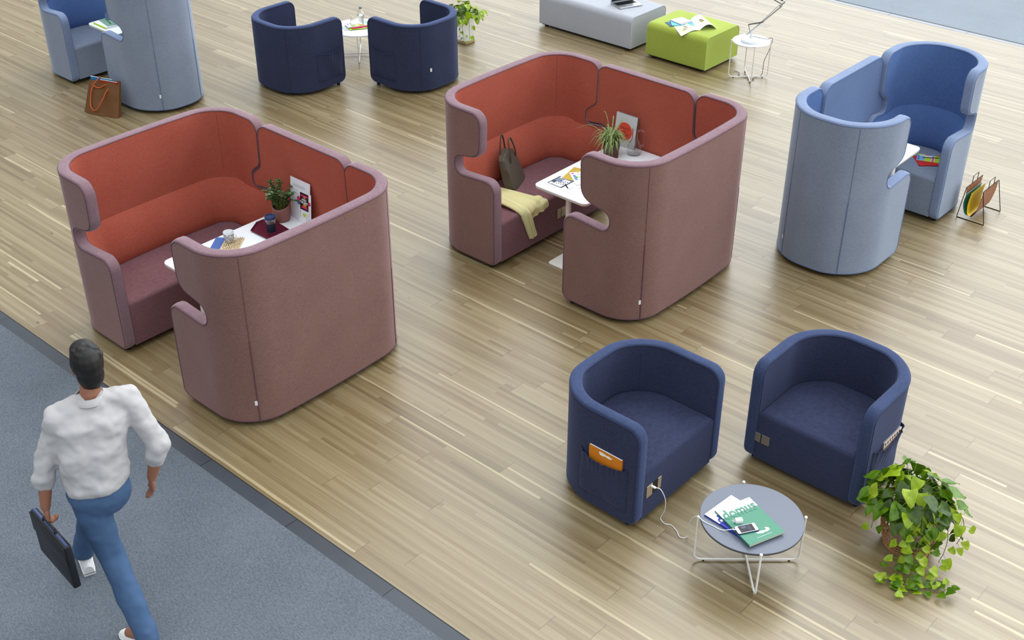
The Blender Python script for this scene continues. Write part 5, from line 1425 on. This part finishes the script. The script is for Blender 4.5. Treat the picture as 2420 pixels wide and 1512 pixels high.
origin = Vector((-5.12, 2.30, 0))
person = thing('person', 'person walking away in white rolled-sleeve shirt, blue jeans and white sneakers, black case in hand', 'person', origin)
o_ = -origin
def Q(x, y, z): return Vector((x, y, z)) + o_
hipL, hipR = Q(-5.155, 2.238, 0.97), Q(-5.115, 2.372, 0.97)
kneeL, kneeR = Q(-5.115, 2.275, 0.53), Q(-5.46, 2.375, 0.58)
ankL, ankR = Q(-4.815, 2.235, 0.115), Q(-5.665, 2.355, 0.13)
pel, waist, chest, neckb = Q(-5.135, 2.305, 1.01), Q(-5.15, 2.32, 1.13), Q(-5.18, 2.365, 1.36), Q(-5.20, 2.405, 1.525)
head = Q(-5.235, 2.445, 1.705)
shL, shR = Q(-5.258, 2.222, 1.455), Q(-5.138, 2.585, 1.455)
elL, elR = Q(-5.30, 2.115, 1.19), Q(-4.985, 2.625, 1.185)
wrL, wrR = Q(-5.29, 2.055, 0.925), Q(-5.035, 2.575, 0.955)
haL, haR = Q(-5.292, 2.040, 0.84), Q(-5.050, 2.565, 0.872)
M_skin = mat('skin', '93634c', 0.5, noise=0.05, nscale=10)
b = MB()
loft(b, [(pel - UP * 0.04, 0.155, 0.10), (pel + UP * 0.03, 0.158, 0.105), (waist, 0.135, 0.09), (chest - UP * 0.08, 0.155, 0.105), (chest + UP * 0.04, 0.165, 0.105), (neckb - UP * 0.05, 0.12, 0.075), (neckb, 0.06, 0.055)])
limb(b, [neckb - UP * 0.03, head - UP * 0.07 - PF * 0.012], [0.060, 0.055])
ball(b, head + UP * 0.02 - PF * 0.012, (0.076, 0.094, 0.100)); ball(b, head - UP * 0.045 + PF * 0.02, (0.062, 0.072, 0.075)); ball(b, head - UP * 0.085 + PF * 0.052, (0.034, 0.030, 0.028))
b.add([head + PF * 0.088 + UP * 0.018, head + PF * 0.085 - UP * 0.028 + PR * 0.016, head + PF * 0.085 - UP * 0.028 - PR * 0.016, head + PF * 0.110 - UP * 0.022, head + PF * 0.06 - UP * 0.005], [(0, 1, 3), (0, 3, 2), (1, 2, 3), (0, 4, 1), (0, 2, 4), (1, 4, 2)])   # nose
ball(b, head + PF * 0.087 - UP * 0.050, (0.022, 0.010, 0.006)); ball(b, head + PF * 0.085 - UP * 0.060, (0.019, 0.010, 0.006))   # lips
for s in (-1, 1):
    ball(b, head + PR * (0.077 * s) - PF * 0.008 - UP * 0.010, (0.010, 0.020, 0.031))
limb(b, [hipL, kneeL, ankL], [0.085, 0.058, 0.042]); limb(b, [hipR, kneeR, ankR], [0.085, 0.058, 0.042])
limb(b, [ankL, ankL + Vector((-0.14, -0.03, -0.055))], [0.04, 0.035]); limb(b, [ankR, ankR + Vector((-0.15, 0.06, -0.05))], [0.04, 0.035])
for sh, el, wr, ha in ((shL, elL, wrL, haL), (shR, elR, wrR, haR)):
    limb(b, [sh, el, el.lerp(wr, 0.35), wr], [0.056, 0.043, 0.043, 0.028])
def hand(mb, wr, palm_dir, side, thumb_dir, curl, spread=0.017, curl_dir=None):
    """palm + four fingers of unequal length + thumb from the side of the palm"""
    pd = palm_dir.normalized(); sd = (side - pd * side.dot(pd)).normalized(); nn = pd.cross(sd).normalized()
    cd = curl_dir or nn
    pc = wr + pd * 0.045
    ball(mb, pc, (0.040, 0.017, 0.050), (sd, nn, pd)); ball(mb, pc + pd * 0.022, (0.042, 0.014, 0.030), (sd, nn, pd))
    for k, (ln, off) in enumerate(((0.068, -1.5), (0.078, -0.5), (0.073, 0.5), (0.056, 1.5))):
        p0 = wr + pd * 0.078 + sd * (off * spread)
        a = curl * (0.9 + 0.08 * k)
        d1 = (pd * math.cos(a * 0.5) + cd * math.sin(a * 0.5)).normalized(); d2 = (pd * math.cos(a * 1.2) + cd * math.sin(a * 1.2)).normalized(); d3 = (pd * math.cos(a * 1.9) + cd * math.sin(a * 1.9)).normalized()
        p1 = p0 + d1 * ln * 0.42; p2_ = p1 + d2 * ln * 0.32; p3_ = p2_ + d3 * ln * 0.26
        limb(mb, [p0 - pd * 0.015, p0, p1, p2_, p3_], [0.0095, 0.0092, 0.0085, 0.0080, 0.0068])
    t0 = wr + pd * 0.030 - sd * 0.028
    td = (thumb_dir).normalized(); t1 = t0 + td * 0.032 + pd * 0.010; t2 = t1 + (td * 0.4 + pd).normalized() * 0.028; t3 = t2 + (pd + cd * 0.5).normalized() * 0.020
    limb(mb, [t0, t1, t2, t3], [0.014, 0.0115, 0.010, 0.008])
# right hand hangs relaxed, thumb towards the front; left hand closes over the case's handle
hand(b, wrR, (haR - wrR).normalized() + Vector((0, 0, -0.4)), -PF, PF * 0.6 - UP * 0.6, 0.45, curl_dir=-PR)
hand(b, wrL, Vector((0, -0.05, -1)), -PF, PF * 0.7 - UP * 0.5, 1.35, curl_dir=PR)
fused(b, 'body', M_skin, person, 0.0065, 4)
for s in (-1, 1):
    b = MB(); ball(b, head + PF * 0.081 + PR * (0.031 * s) + UP * 0.008, 0.0115, n=12); b.build('eye', mat('eye_white', 'e8e6e2', 0.2), person)
b = MB()
ball(b, head + UP * 0.032 - PF * 0.020, (0.089, 0.104, 0.106)); ball(b, head - UP * 0.035 - PF * 0.048, (0.074, 0.062, 0.095)); ball(b, head - UP * 0.075 - PF * 0.046, (0.062, 0.040, 0.070)); ball(b, head + UP * 0.075 + PF * 0.03, (0.072, 0.075, 0.055))
rr_ = random.Random(2)
for k in range(26):
    a = rr_.uniform(0, 2 * PI); th = rr_.uniform(0, 1.35)
    ball(b, head + UP * 0.035 - PF * 0.02 + (PR * math.cos(a) + PF * math.sin(a)) * (0.086 * math.sin(th)) + UP * (0.098 * math.cos(th)), rr_.uniform(0.010, 0.015), n=8)
fused(b, 'hair', mat('black_hair', '110d0b', 0.55, noise=0.3, nscale=60), person, 0.006, 6)

M_shirt = mat('white_cotton', 'b2b0b0', 0.85, noise=0.03, nscale=5)
b = MB()
loft(b, [(pel + UP * 0.005, 0.172, 0.122), (pel + UP * 0.05, 0.185, 0.132), (waist, 0.180, 0.128), (waist + UP * 0.10 + (chest - waist) * 0.2, 0.183, 0.130), (chest - UP * 0.02, 0.200, 0.134), (chest + UP * 0.06, 0.195, 0.122), (neckb - UP * 0.045, 0.135, 0.090), (neckb - UP * 0.005, 0.074, 0.070)])
limb(b, [shL - PR * 0.0, neckb - UP * 0.02], [0.072, 0.062]); limb(b, [shR, neckb - UP * 0.02], [0.072, 0.062])
for sh, el, wr in ((shL, elL, wrL), (shR, elR, wrR)):
    limb(b, [sh, sh.lerp(el, 0.5), el, el.lerp(wr, 0.38)], [0.073, 0.067, 0.064, 0.057])
    c_ = el.lerp(wr, 0.40); limb(b, [c_, el.lerp(wr, 0.26)], [0.060, 0.063])
sh_ = fused(b, 'shirt', M_shirt, person, 0.011, 6)
for nm_, sc_n, st_ in (('broad_folds', 0.15, 0.042), ('small_folds', 0.06, 0.018)):
    tx_ = bpy.data.textures.new(nm_, 'CLOUDS'); tx_.noise_scale = sc_n; tx_.noise_depth = 1
    dm = sh_.modifiers.new(nm_, 'DISPLACE'); dm.texture = tx_; dm.strength = st_; dm.mid_level = 0.5; dm.texture_coords = 'LOCAL'
b = MB(); ring = []
for z, a_, c2 in ((-0.012, 0.083, 0.078), (0.028, 0.070, 0.066)):
    ring.append([neckb + UP * z + PR * (a_ * math.cos(t)) + PF * (c2 * math.sin(t)) for t in [2 * PI * j / 28 for j in range(28)]])
for z, a_, c2 in ((0.030, 0.074, 0.070), (-0.010, 0.090, 0.085)):
    ring.append([neckb + UP * z + PR * (a_ * math.cos(t)) + PF * (c2 * math.sin(t)) for t in [2 * PI * j / 28 for j in range(28)]])
b.add([p for r in ring for p in r], [(i * 28 + j, i * 28 + (j + 1) % 28, (i + 1) * 28 + (j + 1) % 28, (i + 1) * 28 + j) for i in range(3) for j in range(28)]); b.build('collar', M_shirt, sh_, sharp=0)

M_jean = mat('blue_denim', '3f5a7d', 0.85, noise=0.16, nscale=9)
b = MB()
loft(b, [(pel - UP * 0.17, 0.10, 0.08), (pel - UP * 0.12, 0.145, 0.110), (pel - UP * 0.05, 0.172, 0.126), (pel + UP * 0.02, 0.166, 0.116), (pel + UP * 0.075, 0.152, 0.104)])
for s, h_ in ((-1, hipL), (1, hipR)): ball(b, h_ - PF * 0.028 - UP * 0.01 - PR * (0.012 * s), (0.072, 0.090, 0.11))
limb(b, [hipL, hipL.lerp(kneeL, 0.45), kneeL, kneeL.lerp(ankL, 0.5), ankL - UP * 0.03], [0.098, 0.090, 0.076, 0.074, 0.068])
limb(b, [hipR - UP * 0.02, hipR.lerp(kneeR, 0.45), kneeR, kneeR.lerp(ankR, 0.5), ankR + UP * 0.02], [0.103, 0.090, 0.076, 0.074, 0.068])
for sh, kn, an in ((hipL, kneeL, ankL), (hipR, kneeR, ankR)):
    for q in range(4):
        c_ = kn.lerp(an, 0.55 + 0.12 * q); limb(b, [c_ + PR * 0.04, c_ - PF * 0.05, c_ - PR * 0.04], [0.022, 0.022, 0.022])
jn_ = fused(b, 'jeans', M_jean, person, 0.011, 12)
tx_ = bpy.data.textures.new('denim_folds', 'CLOUDS'); tx_.noise_scale = 0.09; tx_.noise_depth = 1
dm = jn_.modifiers.new('denim_folds', 'DISPLACE'); dm.texture = tx_; dm.strength = 0.016; dm.mid_level = 0.4; dm.texture_coords = 'LOCAL'
b = MB(); ring = [pel + UP * 0.062 + PR * (0.158 * math.cos(t)) + PF * (0.110 * math.sin(t)) for t in [2 * PI * j / 40 for j in range(40)]]
b.tube(ring, 0.012, n=8, closed=True); b.build('belt', mat('dark_belt', '23262c', 0.5), person)

M_shoe = mat('white_canvas', 'd6d6d4', 0.7); M_sole = mat('white_rubber', 'e6e6e4', 0.5)
def shoe(ank, toe, lift=0.0):
    """sneaker from ankle point towards the toe; lift raises the toe"""
    heel = Vector((ank.x, ank.y, 0)) - (toe - ank).normalized() * 0.07; heel.z = 0.0
    fd = (Vector((toe.x, toe.y, 0)) - Vector((ank.x, ank.y, 0))).normalized()
    ax = (fd + UP * lift).normalized(); sd = fd.cross(UP).normalized(); nn = sd.cross(ax).normalized()
    if nn.z < 0: nn = -nn
    prof = [(0.0, 0.030), (0.03, 0.036), (0.09, 0.037), (0.16, 0.043), (0.22, 0.046), (0.265, 0.040), (0.290, 0.022)]
    topz = [0.085, 0.100, 0.108, 0.085, 0.062, 0.050, 0.036]
    sb = MB(); n = 16; vs_ = []
    for (s, hw), tz in zip(prof, topz):
        for j in range(n):
            a = PI * j / (n - 1); vs_.append(heel + ax * s + sd * (hw * math.cos(a)) + nn * (0.022 + (tz - 0.022) * math.sin(a) ** 0.8))
    k = len(prof)
    sb.add(vs_, [(i * n + j, i * n + j + 1, (i + 1) * n + j + 1, (i + 1) * n + j) for i in range(k - 1) for j in range(n - 1)] + [tuple(range(n)), tuple((k - 1) * n + j for j in range(n))[::-1]])
    so = sb.build('shoe', M_shoe, person, sharp=50)
    sb = MB(); out = [heel + ax * s + sd * (hw + 0.004) for s, hw in prof] + [heel + ax * 0.300 + sd * 0.006] + [heel + ax * 0.300 - sd * 0.006] + [heel + ax * s - sd * (hw + 0.004) for s, hw in reversed(prof)]
    m_ = len(out); sb.add([p for p in out] + [p + nn * 0.026 for p in out], [(i, (i + 1) % m_, m_ + (i + 1) % m_, m_ + i) for i in range(m_)] + [tuple(range(m_)), tuple(m_ + i for i in range(m_))[::-1]]); sb.build('sole', M_sole, so, smooth=False)
    sb = MB(); sb.tube([p + nn * 0.020 + (p - heel - ax * 0.15).normalized() * 0.0012 for p in out], 0.0016, n=5, closed=True); sb.build('sole_stripe', mat('dark_stripe', '2a2c34', 0.5), so)
    sb = MB()
    for q in range(5):
        s = 0.105 + 0.022 * q; z = 0.104 - 0.0095 * q; sb.tube([heel + ax * s + sd * 0.020 + nn * (z - 0.006), heel + ax * (s + 0.004) + nn * z, heel + ax * s - sd * 0.020 + nn * (z - 0.006)], 0.0028, n=5)
    sb.build('laces', M_sole, so)
shoe(ankL, ankL + Vector((-0.97, -0.20, 0)), 0.0)
shoe(ankR, ankR + Vector((-0.93, 0.36, 0)), 0.16)

# ------------------------------------------------------------------ the black case held in the left hand
cc = Vector((-5.29, 2.035, 0.0)); dl = Vector((-0.995, 0.09, 0)).normalized(); dw = Vector((0.20, 0.97, 0)).normalized()
case = thing('briefcase', 'slim black document case with blue rim, carried in the walking person\'s hand', 'bag', (cc.x + 0.025, cc.y + 0.004, 0.692), math.atan2(dl.y, dl.x))
M_case = mat('black_leather', '15161b', 0.5, noise=0.2, nscale=12)
b = MB(); b.box((0, 0, -0.045), (0.43, 0.045, 0.310), bev=0.012); b.build('case_body', M_case, case, sharp=50)
b = MB(); b.box((0, 0.0235, 0.035), (0.43, 0.006, 0.130), bev=0.002); b.build('flap', M_case, case)
b = MB(); b.tube([(-0.208, 0, 0.107), (0.208, 0, 0.107)], 0.009, n=8); b.build('rim', mat('blue_trim', '3d4d78', 0.5), case)
b = MB(); b.tube(cr([(-0.075, 0, 0.108), (-0.070, 0, 0.130), (-0.045, 0, 0.142), (0.045, 0, 0.142), (0.070, 0, 0.130), (0.075, 0, 0.108)], 5), 0.0085, n=8); b.build('handle', M_case, case)
